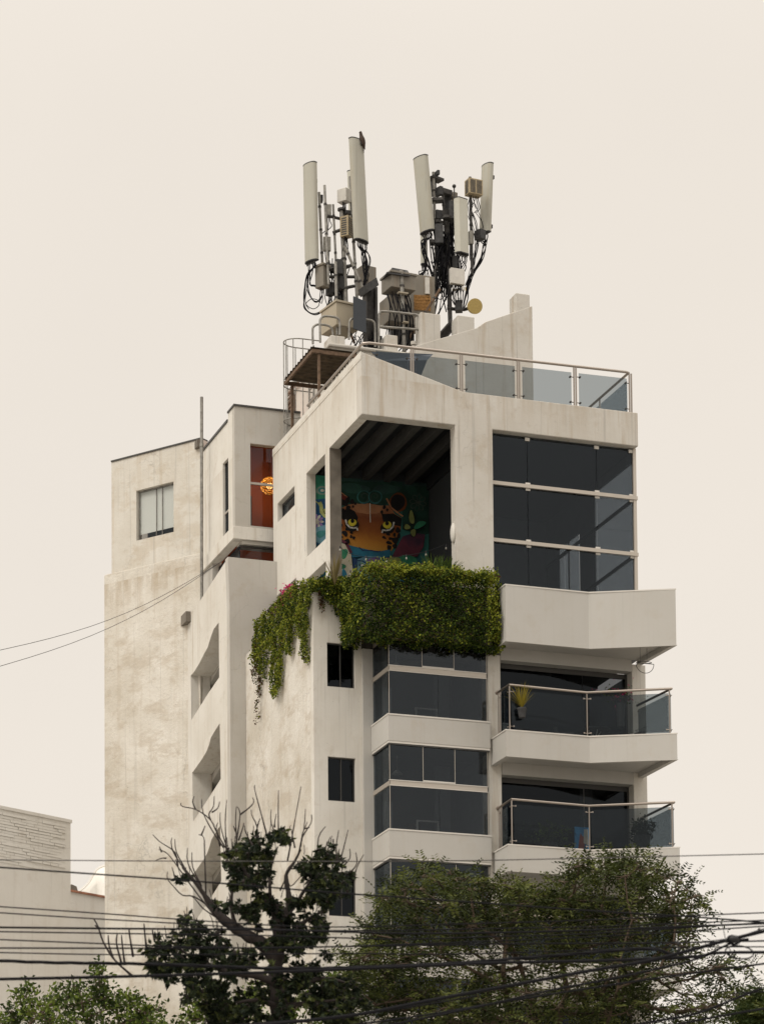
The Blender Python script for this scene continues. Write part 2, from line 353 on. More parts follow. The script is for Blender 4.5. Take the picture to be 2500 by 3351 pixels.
def mgrad(cs, z0, z1, sc=1.6, amt=.5):
    m, t, b = new_mat('mural_paint'); b.inputs['Roughness'].default_value = .8; Lk = t.links.new
    tx = t.nodes.new('ShaderNodeTexCoord'); sz = t.nodes.new('ShaderNodeSeparateXYZ'); Lk(tx.outputs['Object'], sz.inputs[0])
    mp = t.nodes.new('ShaderNodeMapRange'); mp.inputs[1].default_value = z0; mp.inputs[2].default_value = z1; Lk(sz.outputs['Z'], mp.inputs[0])
    nn = t.nodes.new('ShaderNodeTexNoise'); nn.inputs['Scale'].default_value = sc; nn.inputs['Detail'].default_value = 6; nn.inputs['Distortion'].default_value = 1.2; Lk(tx.outputs['Object'], nn.inputs['Vector'])
    ma = t.nodes.new('ShaderNodeMath'); ma.operation = 'MULTIPLY_ADD'; ma.inputs[1].default_value = amt*2; Lk(nn.outputs['Fac'], ma.inputs[0])
    su = t.nodes.new('ShaderNodeMath'); su.operation = 'SUBTRACT'; su.inputs[1].default_value = amt; Lk(mp.outputs[0], su.inputs[0]); Lk(su.outputs[0], ma.inputs[2])
    cr = t.nodes.new('ShaderNodeValToRGB'); e = cr.color_ramp.elements
    for i, c in enumerate(cs):
        el = e[i] if i < 2 else e.new(1.0)
        el.position = i/(len(cs)-1); el.color = (*[x*.74 for x in c], 1)
    Lk(ma.outputs[0], cr.inputs[0]); Lk(cr.outputs[0], b.inputs['Base Color']); MC.append(m); return len(MC)-1
zme = onY(1150, 1715, YM).z
TEAL = mgrad([(.02, .14, .22), (.04, .22, .20), (.03, .12, .09), (.02, .05, .05)], zme-1.2, zme+1.4, 1.4, .45); ORG = mgrad([(.70, .36, .05), (.62, .25, .03), (.40, .12, .02), (.26, .07, .02), (.50, .22, .10)], zme-.75, zme+.55, 3, .12); BRN = mcol((.20, .055, .012), .3, 2); SAL = mcol((.55, .25, .12), .25, 3); BLK = mcol((.010, .008, .008), .1)
YEL = mcol((.85, .72, .06), .1); WHT = mcol((.95, .92, .85), .1); BLU = mcol((.02, .16, .26), .35, 3); LBL = mcol((.12, .28, .38), .35, 4); CRM = mcol((.62, .57, .44), .2, 4)
GRN = mcol((.04, .26, .14), .35, 4); MAR = mgrad([(.03, .10, .07), (.10, .02, .04), (.16, .03, .06), (.05, .02, .05)], zme-1.1, zme-.1, 2.5, .5); DGR = mcol((.015, .065, .045), .4, 3); GRY = mcol((.075, .10, .08), .3, 5); TL2 = mcol((.05, .20, .20), .4, 3); DBL = mcol((.012, .05, .14), .3, 4)
VIO = mcol((.20, .13, .32), .3, 6); OLV = mcol((.28, .32, .10), .3, 5); RED = mcol((.20, .03, .02), .3, 5)
mpoly([(-380, 150), (1325, 260), (1325, 1720), (-380, 1700)], TEAL)
mpoly([(960, 300), (1325, 300), (1325, 960), (1250, 985), (960, 900)], DGR)
mpoly([(85, 230), (960, 250), (980, 420), (720, 560), (480, 570), (240, 540), (85, 420)], DGR)
mell(300, 330, 200, 70, TEAL, .1); mell(720, 350, 200, 70, TEAL, -.1)
mpoly([(85, 620), (200, 560), (300, 540), (480, 565), (640, 570), (770, 570), (860, 690), (945, 740), (935, 900), (890, 1050), (810, 1200), (740, 1200), (640, 1212), (500, 1192), (350, 1160), (210, 1130), (85, 1020)], ORG)
mpoly([(270, 555), (480, 540), (700, 580), (710, 660), (480, 690), (270, 655)], SAL)
mpoly([(200, 600), (300, 650), (345, 740), (330, 790), (140, 770), (85, 700)], BLK); mpoly([(670, 690), (830, 680), (950, 750), (940, 860), (840, 840), (690, 790)], BLK)
for sx_, cx_ in ((1, 425), (-1, 580)):
    mell(cx_, 455, 98, 95, TL2, 0, .03); mell(cx_, 450, 82, 78, DGR, 0, .03)
    sp_ = [(cx_+sx_*(8+9*t_)*math.cos(t_*1.0+.5), 450+(8+9*t_)*math.sin(t_*1.0+.5)) for t_ in np.linspace(0, 7, 18)]
    mline(sp_, 10, GRY)
mpoly([(85, 340), (160, 430), (230, 450), (220, 530), (130, 560), (85, 610)], BLK); mline([(90, 380), (140, 415), (190, 455)], 14, SAL); mpoly([(110, 420), (190, 450), (160, 500), (120, 480)], RED)
mell(895, 530, 125, 135, BRN, .3, .05); mell(890, 530, 100, 118, BLK, .3, .05)
mline([(740, 480), (800, 600), (900, 680), (960, 720)], 22, SAL)
for a in [(160, 960, 48, 30, .9), (185, 905, 24, 18, .5), (250, 950, 22, 18, .4), (245, 1005, 18, 24, 0), (282, 1022, 20, 22, 0), (185, 1072, 45, 36, 0), (103, 950, 16, 26, 0), (110, 1010, 22, 20, 0), (165, 545, 42, 36, -.4), (258, 522, 30, 36, 0), (200, 612, 28, 42, .5), (120, 640, 32, 30, 0), (302, 550, 15, 20, 0), (270, 590, 15, 18, 0), (110, 720, 20, 40, 0), (100, 850, 22, 34, 0),
          (700, 1020, 32, 18, .5), (755, 975, 30, 18, .3), (790, 1035, 32, 18, 0), (842, 985, 20, 30, 0), (765, 1092, 42, 22, .3), (852, 1060, 46, 45, 0), (845, 1140, 32, 32, 0), (768, 1165, 30, 42, 0), (690, 950, 25, 16, .5), (900, 1000, 22, 38, .2), (890, 920, 34, 40, 0), (700, 600, 22, 30, .2), (665, 670, 20, 26, 0), (740, 640, 16, 22, 0), (810, 900, 30, 25, 0)]:
    mell(a[0], a[1], a[2], a[3], BLK, a[4], .13)
for ex, ey, s_ in ((255, 815, 1), (738, 850, -1)):
    mell(ex-5*s_, ey+35, 98, 88, BLK, .25*s_, .05); mell(ex, ey, 60, 50, YEL, 0, .04); mell(ex+3*s_, ey-22, 26, 30, BLK, 0, .03)
    mline([(ex-s_*92, ey-35), (ex-s_*80, ey+20), (ex-s_*35, ey+68), (ex+s_*20, ey+78), (ex+s_*62, ey+70), (ex+s_*72, ey+105)], 20, WHT)
mpoly([(205, 1130), (350, 1165), (500, 1200), (640, 1215), (775, 1190), (790, 1290), (600, 1300), (430, 1290), (250, 1300), (215, 1250)], BLU)
mline([(350, 1165), (400, 1205), (520, 1205), (600, 1225), (640, 1215)], 16, DBL)
mpoly([(315, 1330), (430, 1285), (640, 1280), (700, 1400), (620, 1520), (350, 1560), (310, 1450)], LBL)
mline([(330, 1345), (390, 1350), (460, 1390)], 16, DBL); mell(390, 1415, 48, 18, DBL, .15); mell(390, 1412, 20, 14, WHT)
mell(560, 1340, 90, 40, VIO); mpoly([(260, 1300), (320, 1330), (320, 1560), (260, 1640)], DBL)
mpoly([(86, 1100), (170, 1125), (235, 1260), (262, 1500), (245, 1640), (86, 1640)], CRM); mell(130, 1250, 60, 70, GRN, .3); mell(100, 1430, 60, 46, GRN); mell(118, 1530, 62, 62, BLU)
mline([(90, 1060), (170, 1110), (230, 1230)], 40, MAR)
mpoly([(800, 1290), (860, 1180), (950, 1010), (1120, 960), (1255, 985), (1240, 1150), (1150, 1290), (1000, 1310)], MAR)
mell(1010, 1345, 140, 75, GRN, 0, .05); mell(830, 1350, 90, 60, OLV)
for i in range(8):
    a = i*math.pi/4+.2; mell(1158+72*math.cos(a), 545+78*math.sin(a), 48, 34, GRY, a, .04); mell(1158+72*math.cos(a), 545+78*math.sin(a), 38, 25, DGR, a, .04)
mell(1158, 545, 24, 22, GRY)
for a in [(1068, 755, 95, 36, 1.45), (1180, 855, 90, 42, -.5), (1005, 885, 42, 36, .3), (1090, 965, 36, 52, 0)]:
    mell(a[0], a[1], a[2]+10, a[3]+10, BLK, a[4], .05); mell(a[0], a[1], a[2], a[3], OLV if a[0] != 1180 else GRN, a[4], .1)
mline([(490, 560), (495, 820)], 10, WHT); mline([(400, 690), (590, 700)], 6, SAL)
K2 = dict(org=(880, 1500), sc=4.589)
GRN, DBL, LBL, OLV, VIO, CRM, TL2, GRY = [mcol(c_, .35, 4) for c_ in ((.06, .36, .24), (.025, .13, .30), (.22, .46, .58), (.62, .68, .25), (.40, .27, .62), (.85, .82, .72), (.08, .34, .34), (.30, .42, .36))]  # brighter copies of the paints: stronger light by the side opening painted in
mpoly([(520, 260), (860, 290), (860, 620), (700, 640), (520, 560)], GRN, **K2)
for r_ in (95, 62, 30): mell(780, 505, r_, r_*.7, (GRY, TL2, CRM)[[95, 62, 30].index(r_)], 0, .03, **K2)
mpoly([(520, 560), (700, 640), (860, 620), (860, 1240), (520, 1420)], DBL, **K2)
mpoly([(610, 650), (680, 662), (720, 690), (760, 670), (785, 720), (790, 790), (860, 760), (860, 930), (800, 910), (740, 840), (735, 740), (700, 690)], OLV, **K2)
mline([(790, 790), (810, 850), (860, 840)], 10, BLK, **K2)
for i in range(12):
    a = i*math.pi/6; mell(690+62*math.cos(a), 975+66*math.sin(a), 48, 20, VIO if i % 2 else CRM, a, .05, **K2)
mell(690, 975, 40, 40, CRM, **K2); mpoly([(600, 1080), (700, 1060), (860, 1010), (860, 1200), (760, 1320), (640, 1260)], LBL, **K2); mell(760, 1160, 80, 50, TL2, -.4, **K2)
mpoly([(520, 1330), (640, 1360), (690, 1400), (560, 1520), (520, 1520)], CRM, **K2)
mu.build('mural', MC, B)

# penthouse glazing: front and end glass walls on slim rails
XG = 7.27; zg = [24.3, 25.93, 27.37, ZB]
cw = MB().box((7.22, .15, 24.3), (7.30, .25, ZB-.01)).build('curtain_wall', M['alu'], B)
for z in zg[1:3]:
    MB().box((3.402, .13, z-.045), (7.32, .20, z+.045)).build('rail', M['alu'], cw)
    MB().box((7.24, .252, z-.04), (7.29, 6.0, z+.04)).build('rail', M['grime'], cw)
XJ = [3.402, 4.62, 6.92-.02, 7.22]; xa, xb = onY(1724, 1400, .2).x, onY(1950, 1400, .2).x
for i in range(3):
    xs_ = [3.402, xa, xb, 7.22] if i else [3.402, xa, onY(1848, 1800, .2).x, xb, 7.22]
    for x0, x1 in zip(xs_, xs_[1:]):
        MB().box((x0+.006, .205, zg[i]+.046 if i else 24.3), (x1-.006, .215, zg[i+1]-(.046 if i < 2 else .02))).build('pane', M['g_dark'], cw)
for z in zg[1:]:
    for x in (xa, xb, 7.18):
        for dz in (((-.10, -.048), (.048, .10)) if z < ZB else ((-.12, -.04),)):
            MB().box((x-.06, .175, z+dz[0]), (x+.06, .204, z+dz[1])).build('clip', M['white'], cw)
MB().box((7.25, .26, 24.3), (7.26, 2.75, 28.33)).build('pane', M['g_dark'], cw); MB().box((7.25, 3.75, 25.2), (7.26, 5.15, 27.6)).build('pane', M['g_dark'], cw)
MB().prism([V3(7.27, y, z) for y, z in [(.26, 28.33), (2.75, 28.33), (2.75, 23.2), (6, 23.2), (6, 28.64), (.26, 28.64)]], (.028, 0, 0), holes=[[V3(7.27, y, z) for y, z in [(3.75, 25.2), (5.15, 25.2), (5.15, 27.6), (3.75, 27.6)]]]).build('end_wall', M['room'], B)
MB().box((7.245, 4.42, 25.2), (7.268, 4.47, 27.6)).build('mullion', M['grime'], cw)
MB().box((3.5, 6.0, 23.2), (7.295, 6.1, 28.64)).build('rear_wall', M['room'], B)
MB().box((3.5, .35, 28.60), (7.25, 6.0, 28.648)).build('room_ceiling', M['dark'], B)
MB().box((3.46, .2, 23.25), (7.28, 6.0, 24.28)).build('floor_slab', M['room'], B)
MB().box((.26, 4.82, 29.4), (7.28, 7.2, 29.45)).box((1.0, 7.201, 29.4), (7.28, 9.8, 29.45)).build('roof_deck', M['conc'], B)
MB().box((.26, .36, 29.385), (7.28, 4.81, 29.46)).build('roof_deck', M['conc'], B)
# oval lamp on the column reveal
ob = onX(1482, 1745, 2.4)
MB().ball((2.40, .17, ob.z), .3, 12, 8, (.22, .40, .85)).build('wall_lamp', M['white'], B, smooth='all')

# lower column and the strips of wall between the glazed bays
ZL0 = 0
MB().box((3.19, .002, ZL0), (3.53, .42, 23.0)).build('column', M['wall'], B, bevel=.015)
lw_holes = []
for (p0, p1) in (((1070, 2102), (1162, 2254)), ((1073, 2476), (1164, 2627)), ((1076, 2852), (1166, 3003))):
    a, b = onY(*p0, YS), onY(*p1, YS); lw_holes.append((a.x, b.x, a.z, b.z))
xst = onY(1187, 2400, YS-.06).x
fw_ = MB().prism(xz(YS, [(XSD, 0), (XSD, 24.45), (xst, 24.45), (xst, 0)]), (0, .22, 0), holes=[xz(YS, [(a, c), (b, c), (b, d), (a, d)]) for a, b, c, d in lw_holes])
fw_.build('front_wall', M['wall'], B)
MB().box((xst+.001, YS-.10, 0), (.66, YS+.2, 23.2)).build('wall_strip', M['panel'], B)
for a, b, c, d in lw_holes:
    fr = MB(); y0 = YS+.07
    fr.box((a+.002, y0, d+.002), (a+.03, y0+.05, c-.002)).box((b-.03, y0, d+.002), (b-.002, y0+.05, c-.002)).box((a+.03, y0, c-.03), (b-.03, y0+.05, c-.002)).box((a+.03, y0, d+.002), (b-.03, y0+.05, d+.03)).box(((a+b)/2-.012, y0-.003, d+.03), ((a+b)/2+.012, y0+.05, c-.03))
    wn = fr.build('window', M['frame'], B)
    for s_ in (0, 1):
        MB().box((a+.031 if not s_ else (a+b)/2+.013, y0+.02+.01*s_, d+.031), ((a+b)/2-.013 if not s_ else b-.031, y0+.025+.01*s_, c-.031)).build('pane', M['g_win'], wn)
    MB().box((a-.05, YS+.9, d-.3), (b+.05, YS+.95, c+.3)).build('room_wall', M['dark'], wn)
# lower side wall facing the lane
MB().prism(yz(XSD, [(YS+.221, 0), (YS+.221, 24.45), (6.895, 24.45), (6.895, 0)]), (.22, 0, 0)).build('side_wall', M['old'], B)
MB().box((XSD+.003, YS+.003, 24.452), (-.002, 6.9, 24.52)).build('ledge', M['wall'], B)
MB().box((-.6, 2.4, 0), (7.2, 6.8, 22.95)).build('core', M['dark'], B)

# bay with bands of panel and glass
XB0, XB1, YB = .60, 3.13, -.10
bz = [(20.62, 21.25), (17.80, 18.44), (14.98, 15.63), (12.16, 12.82)]
MB().box((XB0+.1, .1, 0), (XB1, .16, 1)).build('bay_base', M['panel'], B)
for k, (z0, z1) in enumerate(bz):
    bd = MB(); bd.prism([V3(XB0-.04, YB-.04, z0), V3(XB1+.06, YB-.04, z0), V3(XB1+.06, .0, z0), V3(XB1+.05, YS-.11, z0), V3(XB0-.04, YS-.11, z0)], (0, 0, z1-z0))
    band = bd.build('bay_band', M['panel'], B, bevel=.008)
    MB().prism([V3(XB0-.052, YB-.052, z1), V3(XB1+.07, YB-.052, z1), V3(XB1+.07, YS-.12, z1), V3(XB0-.052, YS-.12, z1)], (0, 0, .035)).build('coping', M['white'], band)
    MB().prism([V3(XB0-.03, YB-.03, z0-.05), V3(XB1+.05, YB-.03, z0-.05), V3(XB1+.05, YS-.12, z0-.05), V3(XB0-.03, YS-.12, z0-.05)], (0, 0, .049)).build('drip_trim', M['white'], band)
    MB().prism([V3(XB0-.025, YB-.022, z0-.085), V3(XB1+.045, YB-.022, z0-.085), V3(XB1+.045, YS-.12, z0-.085), V3(XB0-.025, YS-.12, z0-.085)], (0, 0, .034)).build('track', M['frame'], band)
    zb, zt_ = z1+.036, (bz[k-1][0]-.09 if k else 23.2)
    zm = zb + (1.13 if k else 1.13)
    bw = MB().box((XB0+.001, YB, zm-.055), (XB1, YB+.05, zm+.055)).box((XB0, YB+.051, zm-.055), (XB0+.05, YS-.12, zm+.055)).build('bay_window', M['alu'], B)
    MB().box((XB0-.008, YB-.012, zm+.056), (XB1, YB+.03, zm+.075)).box((XB0-.008, YB-.012, zm-.072), (XB1, YB+.03, zm-.056)).build('track_edge', M['white'], bw)
    MB().box((XB0+.86, YB-.02, zm+.076), (XB0+1.68, YB+.02, zm+.11)).build('slider_rail', M['white'], bw)
    xs_ = [XB0, XB0+.86, XB0+1.68, XB1]
    for x0, x1 in zip(xs_, xs_[1:]): MB().box((x0+.006, YB+.012, zm+.112 if x0 > 1.2 and x1 < 2.6 else zm+.077), (x1-.006, YB+.02, zt_)).build('pane', M['g_bay'], bw)
    for x0, x1 in ((XB0, XB0+1.27), (XB0+1.27, XB1)): MB().box((x0+.004, YB+.012, zb), (x1-.004, YB+.02, zm-.073)).build('pane', M['g_bay'], bw)
    for z0_, z1_ in ((zb, zm-.073), (zm+.077, zt_)):
        MB().box((XB0+.012, YB+.03, z0_), (XB0+.02, YB+.62, z1_)).build('pane', M['g_bay'], bw); MB().box((XB0+.012, YB+.63, z0_), (XB0+.02, YS-.12, z1_)).build('pane', M['g_bay'], bw)
    MB().box((XB0+.86-.006, YB+.008, zm+.08), (XB0+.86+.006, YB+.026, zt_)).box((XB0+1.68-.006, YB+.008, zm+.08), (XB0+1.68+.006, YB+.026, zt_)).box((XB1-.012, YB, zb), (XB1, YB+.04, zt_)).box((XB0, YB, zb), (XB0+.012, YB+.012, zt_)).build('mullion', M['alu'], bw)
    # the room behind: ceiling, back wall, blind, side window
    rm = MB().box((.7, 2.3, z1-.3), (3.5, 2.38, zt_+.3)).build('room_wall', M['dim'], bw)
    MB().box((XB0+.06, .2, zt_+.02), (3.18, 2.3, zt_+.08)).build('room_ceiling', M['dark'], bw)
    MB().box((3.17, .43, zb), (3.2, 2.3, zt_)).build('room_wall', M['room'], bw)
    MB().box((2.35, 1.5, zb), (2.75, 1.56, zt_)).build('room_pillar', M['room'], bw)
    MB().box((XB0+.32, .9, zb), (XB0+.36, .98, zt_)).build('curtain', M['dark'], bw)
    MB().box((1.9, 2.27, zb+.35), (2.25, 2.295, zb+.75)).build('picture', M['rust'], bw)
    MB().tube([V3(1.15, .9, zt_+.02), V3(1.15, .9, zt_-.35)], .006, 4).tube([V3(1.15, .9, zt_-.35), V3(1.15, .9, zt_-.45)], [.05, .14], 10).build('ceiling_lamp', M['boxw'], bw)
    MB().box((1.75, 1.2, zb+.02), (1.79, 1.24, zb+.55)).box((2.3, 1.2, zb+.02), (2.34, 1.24, zb+.55)).box((1.75, 1.2, zb+.551), (2.34, 1.24, zb+.59)).build('chair_frame', M['boxw'], bw)
    if k < 2: MB().box((XB0+.05, .55, zb+.02), (XB0+.30, .58, zm-.3)).build('blind', M['room'], bw)

# slabs, right-hand rooms and their balconies
def balcony(z0, z1, d, xl, rail, zroom):
    A = V3(xl, -d, z0); Bm = V3(xl+2.17, -d, z0); C = V3(xl+4.08, -d-.91, z0); Dd = V3(7.28, -.002, z0); E_ = V3(xl-.0, -.002, z0)
    pl = [E_, A, Bm, C, Dd]
    ctr = V3(5.4, -.4, z0)
    def inset(k): 
        out = []
        for i, p in enumerate(pl):
            q = p+(ctr-p).normalized()*k*1.25; 
            if abs(p.y) < .01: q.y = p.y
            out.append(q)
        return out
    i1 = inset(.10)
    mb = MB()
    for i in range(4):
        mb.prism([pl[i], pl[i+1], i1[i+1], i1[i]], (0, 0, z1-z0))
    bal = mb.build('balcony', M['panel'], B)
    MB().prism([p+V3(0, 0, .10) for p in inset(.102)], (0, 0, .1)).build('balcony_floor', M['panel'], bal)
    cp_ = MB()
    o1 = [p-(ctr-p).normalized()*.018 for p in pl]; o1[0].y = o1[4].y = -.002; i2 = inset(.115)
    for i in range(4): cp_.prism([V3(q.x, q.y, z1) for q in (o1[i], o1[i+1], i2[i+1], i2[i])], (0, 0, .03))
    cp_.build('coping', M['white'], bal)
    ed = MB()
    for i in range(4): ed.prism([V3(q.x, q.y, z0-.018) for q in (o1[i], o1[i+1], i1[i+1], i1[i])], (0, 0, .017))
    ed.build('drip_trim', M['panel'], bal)
    if rail:
        zr = z1+1.13; il = [V3(q.x, q.y, zr) for q in inset(.09)]
        il[0] = onZ(1629, rail-43, zr); il[0] = V3(il[0].x, min(max(il[0].y, -.3), -.03), zr); il[4] = onZ(2085, rail, zr); il[4] = V3(min(il[4].x, 7.2), max(min(il[4].y, -.01), -.3), zr)
        hb = MB().tube([il[0], il[1], il[2], il[3], il[4]], .032, 10).tube([il[0]+V3(0, .045, 0), il[0]], .055, 10).build('handrail', M['steel'], bal, smooth=True)
        posts = [il[1], il[2], il[3]+(il[2]-il[3]).normalized()*.06, il[0]+V3(.0, -.04, 0), il[0]+(il[1]-il[0])*.22]
        for p in posts: MB().tube([V3(p.x, p.y, z1+.031), V3(p.x, p.y, zr-.03)], .02, 8).build('post', M['steel'], bal, smooth=True)
        segs = [(il[0], il[1], .12, .05), (il[1], il[2], .06, .05), (il[2], il[3], .05, .09), (il[3], il[4], .05, .05)]
        for p, q, g0, g1 in segs:
            d_ = (q-p).normalized(); a, b = p+d_*g0, q-d_*g1; nrm = V3(-d_.y, d_.x, 0)*.006
            zg1, zg0 = zr-.11, z1+.07
            MB().prism([V3(a.x, a.y, zg0), V3(b.x, b.y, zg0), V3(b.x, b.y, zg1), V3(a.x, a.y, zg1)], nrm).build('glass_panel', M['g_bal'], bal)
            for pp, dd in ((a, d_), (b, -d_)):
                for zz in (zg0+.05, zg1-.05): MB().tube([V3(pp.x, pp.y, zz)-dd*.05, V3(pp.x, pp.y, zz)+dd*.05], .009, 6).tube([V3(pp.x, pp.y, zz)+dd*.04-nrm*4, V3(pp.x, pp.y, zz)+dd*.04+nrm*4], .02, 8).build('glass_clip', M['steel'], bal)
    if zroom:
        zc = z0-.20                      # soffit of the room below this balcony
        MB().box((3.54, .003, zc), (7.03, .29, z0+.3)).build('lintel', M['panel'], B)
        dr = MB().box((3.531, .30, zc-.12), (7.03, .36, zc-.002)).box((6.98, .30, zc-2.5), (7.03, .36, zc-.121)).build('sliding_door', M['frame'], B)
        for x0, x1, s_ in ((3.531, 4.65, 0), (4.66, 5.82, 1), (5.83, 6.97, 0)):
            MB().box((x0, .31+.02*s_, zc-2.5), (x1, .316+.02*s_, zc-.121)).build('pane', M['g_win'], dr)
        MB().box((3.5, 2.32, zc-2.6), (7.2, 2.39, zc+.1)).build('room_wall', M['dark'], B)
    return bal
balcony(23.09, 24.46, .92, 3.32, 0, True)
balcony(20.24, 20.86, 1.0, 3.26, 2310, True)
balcony(17.44, 18.06, 1.0, 3.28, 2690, True)
balcony(14.64, 15.26, 1.0, 3.29, 3075, True)
MB().box((7.031, .002, 0), (7.40, .5, 23.08)).build('column', M['wall'], B, bevel=.015)
MB().box((7.38, .51, 0), (7.42, 6, 23.08)).build('end_wall', M['wall'], B)
for z in (20.05, 17.25, 14.45): MB().box((3.54, .41, z-.0), (7.02, 2.3, z+.18)).build('floor_slab', M['room'], B)
MB().box((5.75, .38, 17.40), (6.08, .42, 20.04)).build('curtain', M['panel'], B)

# stair wing: front and the open stair side
ptL, ptR = onY(748, 1823, YW), onY(900, 1837, YW); ztw = (ptL.z+ptR.z)/2
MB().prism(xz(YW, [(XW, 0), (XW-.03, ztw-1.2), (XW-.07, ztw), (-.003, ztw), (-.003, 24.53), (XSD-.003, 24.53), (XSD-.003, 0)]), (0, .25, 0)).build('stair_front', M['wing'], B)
def sx_(px, py): p = onX(px, py, XW); return V3(XW, p.y, p.z)
y0 = YW+.251
top = [V3(XW, y0, ztw)]+[sx_(*p) for p in ((735, 1842), (660, 1958), (632, 2003), (611, 2038), (606, 2085))]
yend = top[-1].y
outer = [V3(XW, y0, 0)]+top+[V3(XW, yend, 0)]
hs = []
for dy in (0, 377, 752):
    o1 = [(716, 2037), (700, 2058), (690, 2085), (680, 2118), (668, 2140), (652, 2172), (636, 2198), (624, 2212), (626.5, 2357), (650, 2320), (680, 2272), (717.5, 2217)] if dy == 0 else \
         [(719, 2368), (703, 2393), (690, 2415), (684, 2438), (676, 2460), (663, 2482), (642, 2512), (629, 2530), (632, 2690), (660, 2648), (690, 2602), (722.5, 2550)]
    if dy == 752: o1 = [(p[0]+1.5, p[1]+335) for p in o1]
    if dy == 377 or dy == 0 or dy == 752: hs.append([sx_(*p) for p in o1])
MB().prism(outer, (.55, 0, 0), holes=hs).build('stair_wall', M['wall'], B)
for z in (26.0, 23.2, 20.4, 17.6, 14.8):
    MB().prism([V3(XW+.56, YW+.3, z-.2), V3(XW+.56, yend, z-1.35), V3(XW+.56, yend, z-1.15), V3(XW+.56, YW+.3, z)], (1.5, 0, 0)).build('stair_flight', M['wing'], B)
MB().box((XW+2.1, YW+.3, 0), (XW+2.2, yend+2, ztw-.3)).build('stair_core', M['wing'], B)
pb = sx_(596, 2062); MB().box((XW-.14, pb.y-.9, pb.z-.02), (XW-.002, pb.y-.25, pb.z+.26)).build('drain_box', M['conc'], B)

# rear unit with the lit orange room
zuT = onY(768, 1328, YU).z; wl = onY(819, 1450, YU); wb = onY(820, 1722, YU); zub = onY(762, 1764, YU).z
sl0, sl1 = onX(747, 1497, XU), onX(729, 1507, XU); slb = onX(747, 1737, XU).z
XR = .9
MB().prism(xz(YU, [(XU, zub), (XU, zuT), (XR, zuT), (XR, zub)]), (0, .2, 0), holes=[xz(YU, [(wl.x, wl.z), (.5, wl.z), (.5, wb.z), (wl.x, wb.z)])]).build('rear_unit_front', M['wing'], B)
ye = onX(663, 1700, XU).y
MB().prism(yz(XU, [(YU+.201, zub), (YU+.201, zuT), (sl0.y, zuT), (sl0.y+.001, zuT-.18), (ye, zuT-.22), (ye, zub)]), (.2, 0, 0), holes=[yz(XU, [(sl0.y, sl0.z), (sl1.y, sl0.z), (sl1.y, slb), (sl0.y, slb)])]).build('rear_unit_side', M['wall'], B)
bl = MB(); bl.box((XU-.07, YU-.07, zub), (XR, YU-.002, zub+.34)); bl.box((XU-.07, YU-.001, zub), (XU-.002, ye, zub+.34)); bl.build('slab_edge', M['wall'], B, bevel=.01)
MB().box((XU-.03, YU-.03, zuT+.002), (XR, YU+.25, zuT+.05)).box((XU-.03, YU+.251, zuT+.002), (XU+.25, sl0.y, zuT+.05)).build('coping', M['frame'], B)
MB().box((XU-.03, sl0.y+.02, zuT-.215), (XU+.25, ye, zuT-.15)).build('coping', M['frame'], B)
MB().box((XU+.2, YU+.2, zuT-.3), (XR, ye, zuT-.26)).build('room_ceiling', M['orange'], B)
MB().box((XU+.2, YU+1.9, zub-1.6), (XR, YU+1.95, zuT-.3)).build('room_wall', M['orange'], B)
MB().box((XU+.2, YU+.0, zub-.1), (XR, YU+.5, zub-.003)).build('floor_slab', M['wing'], B)
MB().box((.80, YU+.25, zub-1.6), (.85, YU+1.9, zuT-.3)).build('room_wall', M['orange'], B)
ow = MB().box((wl.x+.002, YU+.05, onY(819, 1580, YU+.05).z-.03), (.49, YU+.10, onY(819, 1580, YU+.05).z+.03)).build('window', M['alu'], B)
MB().box((wl.x+.002, YU+.07, wb.z+.002), (.49, YU+.075, wl.z-.002)).build('pane', M['g_clear'], ow)
MB().box((wl.x-.03, YU-.06, wb.z-.07), (.5, YU-.003, wb.z-.002)).build('sill', M['wing'], ow)
MB().box((wl.x+.36, YU+1.2, wb.z), (wl.x+.40, YU+1.25, wb.z+1.25)).build('shelf_upright', M['frame'], B)
sw = MB().box((XU+.06, sl0.y+.02, slb), (XU+.10, sl0.y+.06, sl0.z)).box((XU+.05, sl0.y+.061, (sl0.z+slb)/2-.4), (XU+.08, sl1.y, (sl0.z+slb)/2-.35)).build('window', M['alu'], B)
MB().box((XU+.07, sl0.y+.061, slb), (XU+.075, sl1.y, sl0.z)).build('pane', M['g_win'], sw)
# recessed lower window under the slab
MB().box((XU+.2, YU+.12, zub-1.6), (XR, YU+.125, zub-.15)).build('pane', M['g_clear'], ow)
MB().box((XU+.15, YU+.1, zub-.15), (XR, YU+.16, zub-.101)).box((.42, YU+.09, zub-1.6), (.46, YU+.14, zub-.151)).build('window', M['frame'], B)
MB().box((XU+.16, YU+.17, zub-1.6), (XU+.2, ye-1.0, zub-.101)).build('pane', M['g_win'], ow)
MB().box((XU, ye-.95, zub-2.4), (XU+.2, ye, zub-.002)).build('wall', M['wing'], B)
MB().box((XW+.56, YW+.26, ztw-1.35), (-.01, YU+2, ztw-1.2)).build('terrace_floor', M['conc'], B)
pole = MB().tube([onX(660, 2010, XU-.25), onX(660, 1299, XU-.25)], .045, 8).tube([onX(660, 1462, XU-.25), onX(660, 1452, XU-.25)], .056, 8)
tag(pole.build('vent_pipe', M['galv'], None, smooth=True), 'tall thin grey pipe rising above the parapet of the rear white wall', 'pipe')

